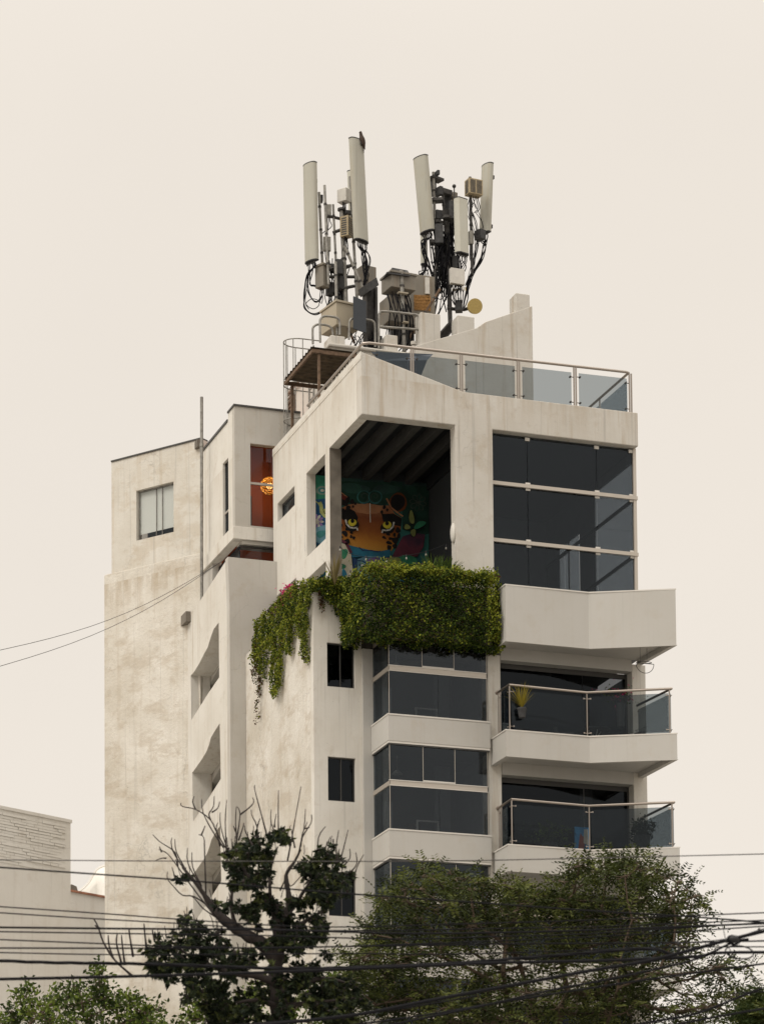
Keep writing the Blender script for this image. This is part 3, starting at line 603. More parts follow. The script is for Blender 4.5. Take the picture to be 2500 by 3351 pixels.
# slanted rear walls
wd = V3(-.595, .804, 0); wn_ = V3(-.804, -.595, 0)
P1 = V3(XU-.0, ye+.05, 0); P0 = V3(XW, yend+.02, 0); P0 = P1+wn_*.10
def oS(px, py, P): return onP(px, py, P, wn_)
uT0, uT1 = oS(660, 1438, P1), oS(365, 1511, P1); zsT = (uT0.z+uT1.z)/2
le = oS(365, 1700, P1); ll = oS(342, 2400, P0); zst = oS(400, 1868, P0).z
wq = [oS(*p, P1) for p in ((446, 1605), (568, 1576), (568, 1738), (447, 1772))]
wzt, wzb = (wq[0].z+wq[1].z)/2, (wq[2].z+wq[3].z)/2
def at(p, z): return V3(p.x, p.y, z)
MB().prism([at(P1, zst-1), at(P1, zsT), at(le, zsT), at(le, zst-1)], -wn_*.25, holes=[[at(wq[0], wzt), at(wq[1], wzt), at(wq[1], wzb), at(wq[0], wzb)]]).build('slanted_wall', M['upper'], B)
MB().prism([at(P1, zsT+.002)+wn_*.03, at(le, zsT+.002)+wn_*.03, at(le, zsT+.002)-wn_*.28, at(P1, zsT+.002)-wn_*.28], (0, 0, .04)).build('coping', M['frame'], B)
MB().prism([at(P0, 0), at(P0, zst), at(ll, zst), at(ll, 0)], -wn_*1.1).build('slanted_wall', M['old'], B, bevel=.02)
MB().prism([at(P1, 0)-wn_*1.2, at(le, 0)-wn_*1.2, at(le, 0)-wn_*5, at(P1, 0)-wn_*5], (0, 0, zsT-.4)).build('rear_block', M['wing'], B)
i_ = -wn_*.1; e_ = (wq[1]-wq[0]).normalized(); e_.z = 0
def bar(p, q, t_, z0, z1, dep=.04): return [at(p, z0)+i_, at(q, z0)+i_, at(q, z1)+i_, at(p, z1)+i_]
fr = MB()
for a_, b_, z0, z1 in ((0, 1, wzt-.04, wzt-.002), (0, 1, wzb+.002, wzb+.04)):
    fr.prism([at(wq[a_], z0)+i_+e_*.003, at(wq[b_], z0)+i_-e_*.003, at(wq[b_], z1)+i_-e_*.003, at(wq[a_], z1)+i_+e_*.003], -wn_*.04)
for t_ in (.02, .47, .63, .985):
    p = wq[0]+(wq[1]-wq[0])*t_; fr.prism([at(p, wzb+.041)+i_, at(p+e_*.012, wzb+.041)+i_, at(p+e_*.012, wzt-.041)+i_, at(p, wzt-.041)+i_], -wn_*.03)
fwn = fr.build('window', M['galv'], B)
MB().prism([at(wq[0], wzb+.2)-wn_*.15, at(wq[1], wzb+.2)-wn_*.15, at(wq[1], wzt)-wn_*.15, at(wq[0], wzt)-wn_*.15], -wn_*.01).build('blind', M['blind'], fwn)
MB().prism([at(wq[0], wzb)-wn_*.12, at(wq[1], wzb)-wn_*.12, at(wq[1], wzt)-wn_*.12, at(wq[0], wzt)-wn_*.12], -wn_*.004).build('pane', M['g_clear'], fwn)
MB().prism([at(wq[0], wzb-.1)-wn_*.5, at(wq[1], wzb-.1)-wn_*.5, at(wq[1], wzt+.1)-wn_*.5, at(wq[0], wzt+.1)-wn_*.5], -wn_*.02).build('room_wall', M['dark'], fwn)
jn = onX(685, 1440, XU-.05)
MB().box((XU-.16, ye-.06, zsT-.26), (XU-.072, ye+.2, zsT-.06)).build('corbel', M['conc'], B)

# roof: machine room with the ramped parapet, stubs
XM0, XM1, YM0 = 1.26, 6.96, 6.0
zm0 = onY(1085, 1130, YM0).z; rampL = onY(1365, 1129, YM0); rampR = onY(1742, 1000, YM0)
r2 = onY(1295, 1160, YM0)
MB().prism(xz(YM0, [(XM0, 29.46), (XM0, zm0), (onY(1280, 1150, YM0).x, zm0), (r2.x+.12, zm0-.12), (rampL.x, rampL.z), (onY(1560, 1072, YM0).x, onY(1560, 1072, YM0).z), (onY(1590, 1052, YM0).x, onY(1590, 1052, YM0).z), (rampR.x, rampR.z), (rampR.x, 29.46)]), (0, .3, 0)).build('machine_room_front', M['front'], B, bevel=.015)
MB().prism(yz(XM0, [(YM0+.301, 29.46), (YM0+.301, zm0), (9.8, zm0), (9.8, 29.46)]), (.2, 0, 0)).build('machine_room_side', M['wall'], B)
MB().box((XM0+.201, YM0+.301, zm0-.5), (XM1, 9.8, zm0-.3)).build('machine_room_roof', M['conc'], B)
MB().box((XM1-.2, YM0+.301, 29.46), (XM1, 9.8, zm0)).build('machine_room_side', M['front'], B)
MB().box((XM0-.05, YM0-.05, zm0+.001), (XM0+2.1, YM0+.02, zm0+.05)).tube([V3(XM0-.08, 9.5, zm0-.02), V3(XM0-.08, YM0-.1, zm0-.02), V3(XM0+2.0, YM0-.1, zm0-.02)], .045, 8).build('edge_pipe', M['wing'], B)
lv = MB(); q0, q1 = onX(945, 1400, XM0), onX(967, 1320, XM0)
lv.box((XM0-.03, q1.y, q0.z-.4), (XM0-.002, q0.y, q1.z+.25))
for i in range(12): lv.box((XM0-.05, q1.y+.03, q0.z-.35+i*.12), (XM0-.031, q0.y-.03, q0.z-.29+i*.12))
lv.build('louvre_door', M['rust'], B)
for (x0, y0_, x1, y1_, dl, yd, nm) in ((1376, 1020, 1442, 1128, .45, YM0, 's'), (1497, 1030, 1553, 1095, .5, YM0, 's'), (1688, 957, 1734, 1022, .5, YM0, 's'), (1263, 1093, 1302, 1165, .5, YM0, 's'), (1082, 1095, 1130, 1180, .6, YM0, 's')):
    a, b = onY(x0, y0_, yd+.01), onY(x1, y1_, yd+.01)
    mb = MB().box((a.x, yd+.006, b.z-.1), (b.x, yd+dl, a.z)); mb.build('column_stub', M['front'], B, bevel=.02)
MB().tube([onY(1353, 1200, 4.0), onY(1353, 1132, 4.0)], .055, 8).tube([onY(1353, 1128, 4.0), onY(1353, 1118, 4.0)], .075, 8).build('vent_stack', M['wing'], B, smooth=True)

# roof terrace railing (steel and tinted glass)
ra, rb = onY(1200, 1121, .2), onY(2059, 1218, .2)
zr0, zr1 = ra.z, rb.z; xr0, xr1 = ra.x, rb.x
RL = MB().tube([V3(.13, 4.6, zr0-.02), V3(.13, .42, zr0), V3(.15, .27, zr0), V3(.28, .2, zr0), V3(xr1-.08, .2, zr1), V3(xr1, .24, zr1), V3(xr1, 5.6, zr1)], .034, 10).build('roof_railing', M['steel'], B, smooth=True)
pts = [onY(px, py, .2) for px, py in ((1348, 1150), (1509, 1170), (1696, 1190), (1881, 1205), (2062, 1225))]
def rz(x): return zr0+(zr1-zr0)*(x-xr0)/(xr1-xr0)
def wedge(x): return ZT-(ZT-ZF)*min(x/2.66, 1)
for p in pts: 
    for dx in (-.028, .028): MB().box((p.x+dx-.016, .185, wedge(p.x)-.0), (p.x+dx+.016, .215, rz(p.x)-.03)).build('post', M['steel'], RL)
pts = [V3(.35, .2, 0)]+pts
for p, q in zip(pts, pts[1:]):
    a, b = p.x+.10, q.x-.10
    zt0, zt1 = rz(a)-.17, rz(b)-.17
    zb0, zb1 = max(ZF+.05, wedge(a)-.3), ZF+.05
    if zt0-zb0 < .1: zb0 = zt0-.1
    MB().prism([V3(a, .195, ZF+.05), V3(b, .195, ZF+.05), V3(b, .195, zt1), V3(a, .195, zt0)], (0, .01, 0)).build('glass_panel', M['g_rail'], RL)
    for x, s_ in ((a, -1), (b, 1)):
        for z in (zt0-.1, ZF+.15):
            if z > wedge(x)+.05: MB().tube([V3(x+s_*.08, .2, z), V3(x-s_*.04, .2, z)], .01, 6).tube([V3(x-s_*.03, .17, z), V3(x-s_*.03, .23, z)], .024, 8).build('glass_clip', M['grime'], RL)
for y0_, y1_ in ((.35, 2.0), (2.15, 3.9), (4.05, 5.5)):
    MB().box((xr1-.005, y0_, ZF+.05), (xr1+.005, y1_, zr1-.17)).build('glass_panel', M['g_rail'], RL)
    MB().box((xr1-.015, y1_+.06, ZF-.05), (xr1+.015, y1_+.09, zr1-.03)).build('post', M['steel'], RL)
for y in (1.2, 2.6, 3.9): MB().box((.12, y-.012, ZT), (.14, y+.012, zr0-.03)).build('post', M['steel'], RL)

# ------------------------------------------------------------------ rooftop: antennas, masts, radio boxes, cabinets
DST = 80.0
def mpp(y): return (onY(1300, 800, y)-CAM).length/F          # metres per picture pixel at that depth
def frame_of(a, facing):
    a = a.normalized(); n = Vector((facing[0], facing[1], 0)); n = (n-a*n.dot(a)).normalized(); return n, a.cross(n)
def antenna(label, top, bot, wid, dep, facing, yd, mat, ports=6, cables=(), rnd=True, yd2=None):
    T, Bt = onY(*top, yd), onY(*bot, yd); a = T-Bt; n, u = frame_of(a, facing)
    t = thing('panel_antenna', Bt, label, 'antenna', 'panel antennas on the roof masts')
    prof = []
    if rnd:
        for i in range(9):
            th = math.pi*(i/8); prof.append((math.cos(th)*wid/2, dep*.45+math.sin(th)*dep*.55))
        prof = [(wid/2, 0)]+prof+[(-wid/2, 0)]
    else: prof = [(wid/2, 0), (wid/2, dep*.6), (wid*.36, dep), (-wid*.36, dep), (-wid/2, dep*.6), (-wid/2, 0)]
    def ring(c, k=1.0): return [c+u*(x*k)+n*((y-dep*.45)*k) for x, y in prof]
    MB().prism(ring(Bt), a).build('radome', mat, t, smooth=True)
    MB().prism(ring(T, 1.03), a.normalized()*.025).build('end_cap', M['boxd'], t); MB().prism(ring(Bt-a.normalized()*.03, 1.02), a.normalized()*.03).build('end_cap', M['black'], t)
    for i in range(ports):
        c = Bt+u*(wid*.8*((i+.5)/ports-.5))-a.normalized()*.03+n*(.02*(i % 2))
        MB().tube([c, c-a.normalized()*.07], .016, 6).build('connector', M['grime'], t)
    for z in (.12, .85): 
        c = Bt+a*z-n*(dep*.45+.07); MB().obox(c, u*.06, n*.09, a.normalized()*.05).build('bracket', M['grime'], t)
    for cpts in cables:
        i = random.randrange(ports) if ports else 0
        st = Bt+u*(wid*.8*((i+.5)/max(ports, 1)-.5))-a.normalized()*.08
        P = [st, st-a.normalized()*.12]+[onY(px, py, yd+(yd2 or 0)*k/len(cpts)+random.uniform(-.05, .05)) for k, (px, py) in enumerate(cpts)]
        MB().tube(smooth_path(P, 6), random.choice((.011, .013, .016)), 5).build('cable', M['cable'], t)
    return t
YA = 7.6
def jit(pts, j=5): return [(x+random.uniform(-j, j), y+random.uniform(-j, j)) for x, y in pts]
def loopcab(n, base, j=6): return [jit(base, j) for _ in range(n)]
antenna('long pale panel antenna with cables looping far out below it', (1012, 537), (1018, 853), .44, .17, (-.9, -.43), YA, M['radome'], 8,
    loopcab(3, [(1005, 900), (995, 960), (998, 1010), (1030, 1028), (1065, 1010), (1085, 980)], 4)+loopcab(2, [(1012, 900), (1006, 950), (1025, 985), (1048, 985), (1056, 965)], 4)+loopcab(2, [(1018, 890), (1012, 930), (1030, 935), (1042, 940)], 4)+loopcab(1, [(1008, 920), (1000, 985), (1020, 1008), (1040, 1000), (1042, 985), (1020, 978), (1003, 995), (1012, 1012)], 2))
A2 = antenna('tallest pale panel antenna with the dark bird sitting on its top', (1168, 458), (1184, 786), .50, .17, (.5, -.87), YA-.5, M['radome'], 8,
    loopcab(12, [(1190, 830), (1196, 870), (1200, 910), (1190, 955)], 9)+loopcab(2, [(1205, 830), (1210, 855), (1200, 890), (1190, 925)], 3))
antenna('panel antenna nearly hidden behind the tall one with the bird', (1152, 560), (1160, 760), .27, .14, (-.5, -1), YA+.4, M['radome2'], 4)
antenna('wide pale panel antenna leaning outward at the edge of the crowded cable mast', (1374, 515), (1396, 756), .46, .17, (-.88, -.47), YA, M['radome'], 8,
    loopcab(7, [(1385, 800), (1395, 850), (1415, 900), (1430, 950)], 7)+loopcab(3, [(1376, 790), (1390, 830), (1392, 870), (1380, 910)], 4))
antenna('slim brown-stained panel antenna leaning outward beside the slatted beige radio box', (1593, 540), (1585, 761), .42, .16, (-.96, -.28), YA+.1, M['radome'], 7,
    loopcab(4, [(1585, 800), (1575, 850), (1545, 890), (1527, 930)], 5)+loopcab(3, [(1583, 810), (1570, 860), (1540, 920), (1525, 980), (1518, 1010)], 6))
antenna('short bright panel antenna with flat front in the middle of the crowded mast', (1509, 652), (1513, 828), .40, .17, (.32, -.95), YA-.4, M['radome2'], 8, loopcab(7, [(1512, 870), (1505, 920), (1500, 960)], 14), rnd=False)
antenna('thin pale panel antenna low behind the crowded cable mast', (1386, 690), (1388, 862), .19, .12, (-.3, -1), YA+.6, M['radome2'], 5,
    loopcab(4, [(1378, 900), (1388, 940), (1384, 975)], 9)+loopcab(3, [(1395, 890), (1402, 920), (1398, 960)], 10))

def mast(label, poles, extra=None):
    b0 = onY(*poles[0][0], poles[0][3]); t = thing('antenna_mast', b0, label, 'antenna mast', 'steel antenna masts on the roof')
    for p, q, rpx, yd, mt in poles:
        r = rpx*mpp(yd); P, Q = onY(*p, yd), onY(*q, yd)
        MB().tube([P, Q], r, 10).build('pole', M[mt], t, smooth=True)
        d = (Q-P)
        for k in (.2, .5, .8): MB().tube([P+d*k, P+d*k+d.normalized()*.05], r*1.35, 8).build('clamp', M['grime'], t)
    if extra: extra(t)
    return t
def sbox(mb, px0, py0, px1, py1, yd, dep, yaw=0):
    a, b = onY(px0, py0, yd), onY(px1, py1, yd); c = (a+b)/2
    u = V3(math.cos(yaw), math.sin(yaw), 0)*abs(b.x-a.x)/2; v = V3(-math.sin(yaw), math.cos(yaw), 0)*dep/2
    return mb.obox(c, u, v, V3(0, 0, abs(a.z-b.z)/2))
def left_extra(t):
    for (p, q) in (((1072, 705), (1145, 722)), ((1090, 760), (1146, 740)), ((1075, 880), (1150, 868)), ((1060, 905), (1160, 905)), ((1120, 880), (1165, 860)), ((1135, 940), (1160, 935))):
        MB().tube([onY(*p, YA), onY(*q, YA)], .045, 4).build('cross_arm', M['grime'], t)
    for a in ((1046, 905, 1074, 925), (1096, 850, 1122, 900), (1080, 865, 1100, 890), (1104, 905, 1128, 950), (1070, 925, 1096, 962), (1128, 690, 1146, 704), (1046, 640, 1056, 660)):
        sbox(MB(), *a, YA+random.uniform(-.1, .2), .2, random.uniform(-.4, .4)).build('clamp_block', M['boxd'], t)
    for k in range(12):
        x0 = random.uniform(1045, 1160); x1 = random.uniform(1085, 1135)
        MB().tube(smooth_path([onY(x0, random.uniform(840, 900), YA+.1), onY((x0+x1)/2+random.uniform(-15, 15), random.uniform(900, 960), YA+.1), onY(x1, random.uniform(960, 1060), YA+.1)], 6), .014, 5).build('cable', M['cable'], t)
    for k in range(4):
        MB().tube(smooth_path([onY(1110-k*3, 960, YA-.1), onY(1095-k*3, 1000, YA-.1), onY(1075-k*4, 1020, YA-.1)], 6), .02, 5).build('cable', M['cable'], t)
    MB().tube([onY(1118, 688, YA), onY(1118, 682, YA)], 13*mpp(YA), 12).build('cap', M['grime'], t)
mast('cluster of thin grey pipes and one thick post between the two tallest panel antennas', [((1133, 1010), (1118, 690), 7, YA, 'galv'), ((1056, 880), (1044, 628), 4, YA, 'galv'), ((1075, 930), (1062, 605), 4, YA-.3, 'galv'), ((1100, 870), (1090, 668), 3.5, YA, 'galv'), ((1170, 1010), (1145, 577), 4.5, YA, 'galv'),
    ((1104, 1095), (1098, 856), 4.5, YA-.9, 'galv'), ((1192, 952), (1127, 803), 4.5, YA-.5, 'galv'), ((1160, 1122), (1108, 1000), 4, YA-.9, 'rust')], left_extra)
def right_extra(t):
    for a in ((1404, 578, 1448, 592), (1410, 648, 1450, 662), (1440, 620, 1474, 640), (1430, 690, 1478, 712), (1418, 722, 1450, 735), (1408, 785, 1450, 800)):
        sbox(MB(), *a, YA+random.uniform(-.2, .2), .25, random.uniform(-.5, .5)).build('cross_arm', M['grime'], t)
    for a in ((1425, 735, 1450, 800), (1432, 790, 1470, 850), (1455, 632, 1476, 690), (1470, 660, 1488, 720), (1460, 720, 1486, 770), (1444, 850, 1475, 880), (1440, 880, 1462, 915), (1480, 840, 1500, 880), (1490, 985, 1512, 1020), (1420, 690, 1440, 720), (1408, 590, 1420, 640), (1430, 612, 1442, 640), (1560, 752, 1582, 785), (1425, 560, 1433, 575)):
        sbox(MB(), *a, YA+random.uniform(-.2, .4), .25, random.uniform(-.5, .5)).build('clamp_block', M['boxd'], t)
    MB().tube([onY(1462, 715, YA-.2), onY(1462, 707, YA-.2)], 14*mpp(YA), 12).build('cap', M['grime'], t)
    MB().tube([onY(1486, 668, YA), onY(1486, 612, YA)], .018, 6).ball(onY(1486, 608, YA), .055, 10, 7).build('gps_antenna', M['grime'], t, smooth=True)
    for k in range(60):
        x0 = random.uniform(1405, 1500); x1 = random.uniform(1415, 1500); y0_ = random.uniform(700, 860); y1_ = y0_+random.uniform(80, 220)
        MB().tube(smooth_path([onY(x0, y0_, YA+.1), onY((x0+x1)/2+random.uniform(-22, 22), (y0_+y1_)/2, YA+random.uniform(-.2, .3)), onY(x1, min(y1_, 1050), YA+.1)], 6), random.choice((.013, .017, .022)), 5).build('cable', M['cable'], t)
    for k in range(6):
        c = onY(random.uniform(1415, 1450), random.uniform(925, 970), YA); r = random.uniform(.07, .14)
        MB().tube([c+V3(r*math.cos(q), random.uniform(-.02, .02), r*1.1*math.sin(q)) for q in np.linspace(0, 6.3, 18)], .012, 5).build('cable', M['cable'], t)
    for k in range(9):
        xo = random.uniform(1520, 1560)
        MB().tube(smooth_path([onY(xo, random.uniform(665, 700), YA), onY(xo+random.uniform(8, 28), 740, YA), onY(1560+random.uniform(-6, 6), 800, YA), onY(1540+random.uniform(-8, 8), 900, YA), onY(1520, 985, YA)], 5), .009, 5).build('cable', M['cable'], t)
    for k in range(5):
        MB().tube(smooth_path([onY(1481+k*9, 945, YA-.3), onY(1485+k*7, 985, YA-.2), onY(1495+k*3, 1010, YA)], 5), .014, 5).build('cable', M['cable'], t)
    for k in range(8): MB().tube([onY(1481+k*6, 938, YA-.35), onY(1482+k*6, 950, YA-.35)], .013, 5).build('connector', M['ochre'], t)
mast('crowded dark mast wrapped in black cables carrying four panel antennas', [((1474, 1085), (1463, 720), 7, YA, 'grime'), ((1428, 880), (1418, 562), 4.5, YA, 'galv'), ((1460, 800), (1450, 640), 4.5, YA, 'grime'), ((1545, 898), (1538, 578), 4.5, YA, 'grime'), ((1340, 1105), (1440, 945), 4, YA-.6, 'rust'), ((1424, 975), (1423, 880), 4, YA, 'grime')], right_extra)
t = mast('single pale grey post clamped to the grey box under a dark metal hood', [((1323, 1150), (1313, 885), 6.5, YA-1.0, 'galv')])
for k, (p, q) in enumerate((((1302, 955), (1334, 963)), ((1318, 1052), (1335, 1058)))): sbox(MB(), *p, *q, YA-1.1, .12).build('clamp_plate', M['cream'], t)

def radio(label, px, yd, dep, yaw, mat, vents=0, cat='radio box', ports=4, lid=False, nm='radio_unit'):
    px0, py0, px1, py1 = px; a, b = onY(px0, py0, yd), onY(px1, py1, yd); c = (a+b)/2
    w_, h_ = abs(b.x-a.x)/2, abs(a.z-b.z)/2; ux = V3(math.cos(yaw), math.sin(yaw), 0); vx = V3(-math.sin(yaw), math.cos(yaw), 0)
    t = thing(nm, (c.x, c.y, c.z-h_), label, cat, 'boxes of equipment on the roof')
    MB().obox(c, ux*w_, vx*dep/2, V3(0, 0, h_)).build('housing', mat, t, bevel=.012)
    if lid: MB().obox(c+V3(0, 0, h_+.03), ux*(w_+.03), vx*(dep/2+.04), V3(0, 0, .028)).build('lid', mat, t, bevel=.008)
    if vents:
        vm = MB()
        for i in range(vents):
            z = c.z-h_*.8+h_*1.55*i/max(vents-1, 1)
            for s_ in (-1, 1): vm.obox(V3(c.x, c.y, z)+ux*(w_*.46*s_)-vx*(dep/2+.002), ux*w_*.36, vx*.003, V3(0, 0, h_*.5/vents))
            vm.obox(V3(c.x, c.y, z)-ux*(w_+.002), ux*.003, vx*dep*.3, V3(0, 0, h_*.5/vents))
        vm.build('vent', M['frame'], t)
    for i in range(ports):
        p = c+ux*(w_*1.5*((i+.5)/ports-.5))-V3(0, 0, h_); q = p-V3(random.uniform(-.05, .05), 0, random.uniform(.18, .35))
        MB().tube(smooth_path([p, p-V3(0, 0, .09), q, q+V3(random.uniform(-.1, .1), .1, -.1)], 4), .012, 5).build('cable', M['cable'], t)
    return t
radio('pale metal radio box high on the post beside the tallest antenna', (1112, 618, 1140, 664), YA, .30, .62, M['boxw'])
radio('beige slatted radio box halfway up the post beside the tallest antenna', (1119, 708, 1146, 778), YA-.1, .26, .75, M['beige'], 8)
radio('small grey radio plate on the thin pipes beside the looping cables, upper one', (1066, 668, 1084, 712), YA+.1, .12, -.3, M['box'], 0, ports=3)
radio('small grey radio plate on the thin pipes, lower one with a bent corner', (1058, 774, 1082, 822), YA+.15, .12, -.3, M['box'], 0, ports=3)
radio('dirty grey box at the foot of the antenna with looping cables', (1040, 873, 1068, 944), YA-.1, .3, .5, M['cab'], 0, lid=True)
radio('dark finned radio unit hanging under the pipe cluster', (1070, 935, 1092, 968), YA+.2, .2, .3, M['boxd'])
radio('dark finned radio unit behind the thick post of the pipe cluster', (1108, 932, 1128, 1000), YA+.3, .2, .2, M['boxd'])
radio('large stained grey cabinet behind the dark steel post', (1174, 874, 1222, 965), YA+.5, .4, .2, M['cab'], 0, 'cabinet', 0, nm='equipment_cabinet')
radio('beige radio box with horizontal slats at the top of its own pole', (1526, 586, 1574, 643), YA-.3, .28, .12, M['beige'], 11, ports=6)
radio('square white radio box with yellow cable ends under the short bright antenna', (1472, 877, 1519, 934), YA-.45, .14, .06, M['boxw'], 0, ports=6)
radio('narrow white radio box behind the stay bar near the rusty grille', (1390, 908, 1405, 964), YA-.2, .1, -.1, M['boxw'], 0, ports=3)
radio('small ribbed grey radio box beside the slim stained antenna', (1534, 755, 1548, 800), YA, .14, 0, M['box'], 0, ports=3)
radio('brown radio box behind the little ball antenna', (1476, 630, 1492, 652), YA+.3, .2, .3, M['cab'], 0, ports=0)
cb = radio('cream equipment cabinet behind the pipe rails at the roof corner', (1072, 1008, 1156, 1092), YA-.6, .85, .18, M['cream'], 0, 'cabinet', 0, True, 'equipment_cabinet')
t_over = radio('grey overhanging box clamped to the single pale post', (1262, 905, 1346, 962), YA-.7, .62, .10, M['cab'], 0, 'cabinet', 3, True, 'equipment_cabinet')
radio('tall narrow grey cabinet with cables under the overhanging box', (1256, 978, 1306, 1068), YA-.4, .62, .10, M['cab'], 0, 'cabinet', 5, nm='equipment_cabinet')
cb = radio('big green-grey cabinet with a rusty grille behind the crowded mast', (1332, 908, 1412, 1085), YA+.1, .6, .02, M['cab'], 0, 'cabinet', 0, nm='equipment_cabinet')
gr = MB(); ga, gb_ = onY(1354, 964, YA-.2), onY(1409, 1018, YA-.2); gr.box((ga.x, ga.y-.012, gb_.z), (gb_.x, ga.y, ga.z))
for r_ in range(5):
    for c_ in range(12):
        p = onY(1357+c_*4.4, 968+r_*11, YA-.21); gr.box((p.x-.012, p.y-.016, p.z-.03), (p.x+.008, p.y+.003, p.z+.03))
gr.build('vent_grille', M['grille'], cb)
hd = MB(); a, b = onY(1262, 898, YA-1.0), onY(1334, 884, YA-.6)
hd.prism([V3(a.x, YA-1.1, a.z), V3(a.x+.08, YA-.5, a.z+.06), V3((a.x+b.x)/2, YA-.45, b.z+.05), V3(b.x, YA-.6, b.z-.04), V3(b.x-.1, YA-1.1, a.z)], (0, 0, .04))
tag(hd.build('metal_hood', M['boxd']), 'dark bent metal hood over the grey overhanging box', 'hood')
ib = MB(); a, b = onY(1199, 1120, YA-1.2), onY(1236, 938, YA-1.2)
ib.box((a.x, YA-1.2, a.z-.4), (a.x+.04, YA-.9, b.z)).box((b.x-.06, YA-1.2, a.z-.4), (b.x, YA-.9, b.z)).box((a.x+.041, YA-1.06, a.z-.4), (b.x-.061, YA-1.02, b.z))
tag(ib.build('steel_post', M['grime'], bevel=.006), 'thick dark H-shaped steel post between the two groups of antennas', 'post')
for k in range(12):
    x0 = random.uniform(1266, 1340); x1 = x0+random.uniform(-6, 22); tcab = MB().tube(smooth_path([onY(x0, 962, YA-.95), onY(x0+10, 1000, YA-1.05), onY(x1+6, 1050, YA-1.05), onY(x1, 1120, YA-.9), onY(x1-20, 1150, YA-.8)], 5), .016, 5).build('cable', M['cable'], t_over)
for k in range(14):
    x0 = random.uniform(1150, 1235); tcab = MB().tube(smooth_path([onY(x0, random.uniform(1080, 1105), YA-1.1), onY(x0+random.uniform(-20, 20), 1120, YA-1.2), onY(x0+random.uniform(-30, 30), 1145, YA-1.1)], 5), .013, 5).build('cable', M['cable'], t_over)
for (a_, b_, c_, d_) in ((1280, 1070, 1350, 1135), (1200, 1100, 1245, 1140), (1310, 1000, 1345, 1070)): sbox(MB(), a_, b_, c_, d_, YA+.2, .3).build('cable_tray', M['boxd'], t_over)
pl = MB(); P = [onY(*p, YA-1.4) for p in ((1157, 968), (1198, 986), (1198, 1088), (1157, 1074))]; pl.prism(P, (0, .04, 0)); tag(pl.build('steel_plate', M['plate']), 'flat dark slate-coloured steel plate behind the pipe rails', 'plate')
bm_ = MB(); p, q = onY(1190, 950, YA-1.2), onY(1222, 930, YA-1.3); bm_.obox((p+q)/2, (q-p)/2, V3(0, .35, .05), V3(-.03, 0, .1)); tag(bm_.build('steel_beam', M['boxd']), 'short dark beam stub resting against the thick steel post', 'beam')
ib = MB(); p, q = onY(1412, 1140, YA-1.0), onY(1480, 1062, YA-1.0); n_ = V3(0, 1, 0); d_ = (q-p)
up = V3(-d_.z, 0, d_.x).normalized()
ib.obox((p+q)/2+up*.1, d_/2, n_*.16, up*.02).obox((p+q)/2-up*.1, d_/2, n_*.16, up*.02).obox((p+q)/2, d_/2, n_*.015, up*.079)
tag(ib.build('steel_beam', M['grime']), 'dark sloping steel beam between two concrete stubs under the crowded mast', 'beam')
# round dish
dc = onY(1555, 1001, YA-.7); t = thing('dish_antenna', dc, 'small round ochre dish antenna beside the concrete stubs', 'dish')
ax = (CAM-dc).normalized(); ax = (ax+V3(.25, 0, .12)).normalized(); r = 23.5*mpp(YA-.7)
MB().tube([dc, dc-ax*.02, dc-ax*.13, dc-ax*.22], [r, r*1.01, r*.95, r*.35], 28).build('cover', M['ochre'], t, smooth=True)
MB().tube([dc-ax*.2, dc-ax*.45], .10, 10).build('feed_housing', M['boxd'], t, smooth=True); MB().tube([dc-ax*.4, onY(1520, 1012, YA), onY(1478, 1010, YA)], .05, 8).build('mount_arm', M['grime'], t)
# bird on the tallest antenna
bp = [(x_, y_-5 if y_ < 470 else y_-2, r_) for x_, y_, r_ in ((1178, 433, .012), (1180, 436, .034), (1181, 442, .043), (1182, 448, .05), (1184, 456, .072), (1186, 464, .078), (1188.5, 471, .066), (1191, 478, .040), (1193, 484, .018), (1194.5, 490, .008))]
bd = MB(); yb = YA-.57
bd.tube(smooth_path([onY(x, y, yb) for x, y, r_ in bp], 4), [float(v_) for v_ in np.interp(np.linspace(0, 9, 37), range(10), [r_ for *_, r_ in bp])], 10)
bd.tube([onY(1179, 431, yb-.02), onY(1175.6, 432, yb-.03), onY(1174.6, 434.5, yb-.03)], [.014, .01, .003], 6)
bird = bd.build('perched_bird', M['bird'], None, smooth='all'); tag(bird, 'dark brown bird perched on top of the tallest panel antenna', 'bird')
MB().prism([onY(*p, yb+.02) for p in ((1187, 474), (1192, 474), (1191.5, 499), (1190, 499))], (0, .015, 0)).build('tail', M['bird'], bird)
for dx in (0, 5): MB().tube([onY(1181+dx, 461, yb-.03), onY(1180.5+dx, 470, yb-.04)], .009, 5).build('leg', M['boxd'], bird)
# pipe rails around the roof
def hoop(label, pts, yd, bar_=None, r=.032):
    P = [onY(*p, yd) for p in pts]; t = tag(MB().tube(smooth_path(P, 4), r, 8).build('pipe_rail', M['galv'], None, smooth=True), label, 'rail', 'bent pipe rails on the roof')
    if bar_: MB().tube([onY(*bar_[0], yd), onY(*bar_[1], yd)], r, 8).build('cross_bar', M['galv'], t, smooth=True)
hoop('low bent pipe rail beside the ladder cage', [(1024, 1125), (1023, 1082), (1026, 1069), (1040, 1061), (1070, 1064), (1084, 1072), (1089, 1086), (1090, 1105)], 6.6)
hoop('tall bent pipe rail in front of the cream cabinet', [(1048, 1120), (1047, 1055), (1050, 1042), (1062, 1034), (1095, 1037), (1108, 1044), (1112, 1058), (1112, 1095)], 6.4)
hoop('bent pipe rail in front of the dark slate plate', [(1142, 1110), (1143, 1062), (1146, 1048), (1158, 1041), (1205, 1046), (1220, 1051), (1227, 1066), (1228, 1135)], 6.3)
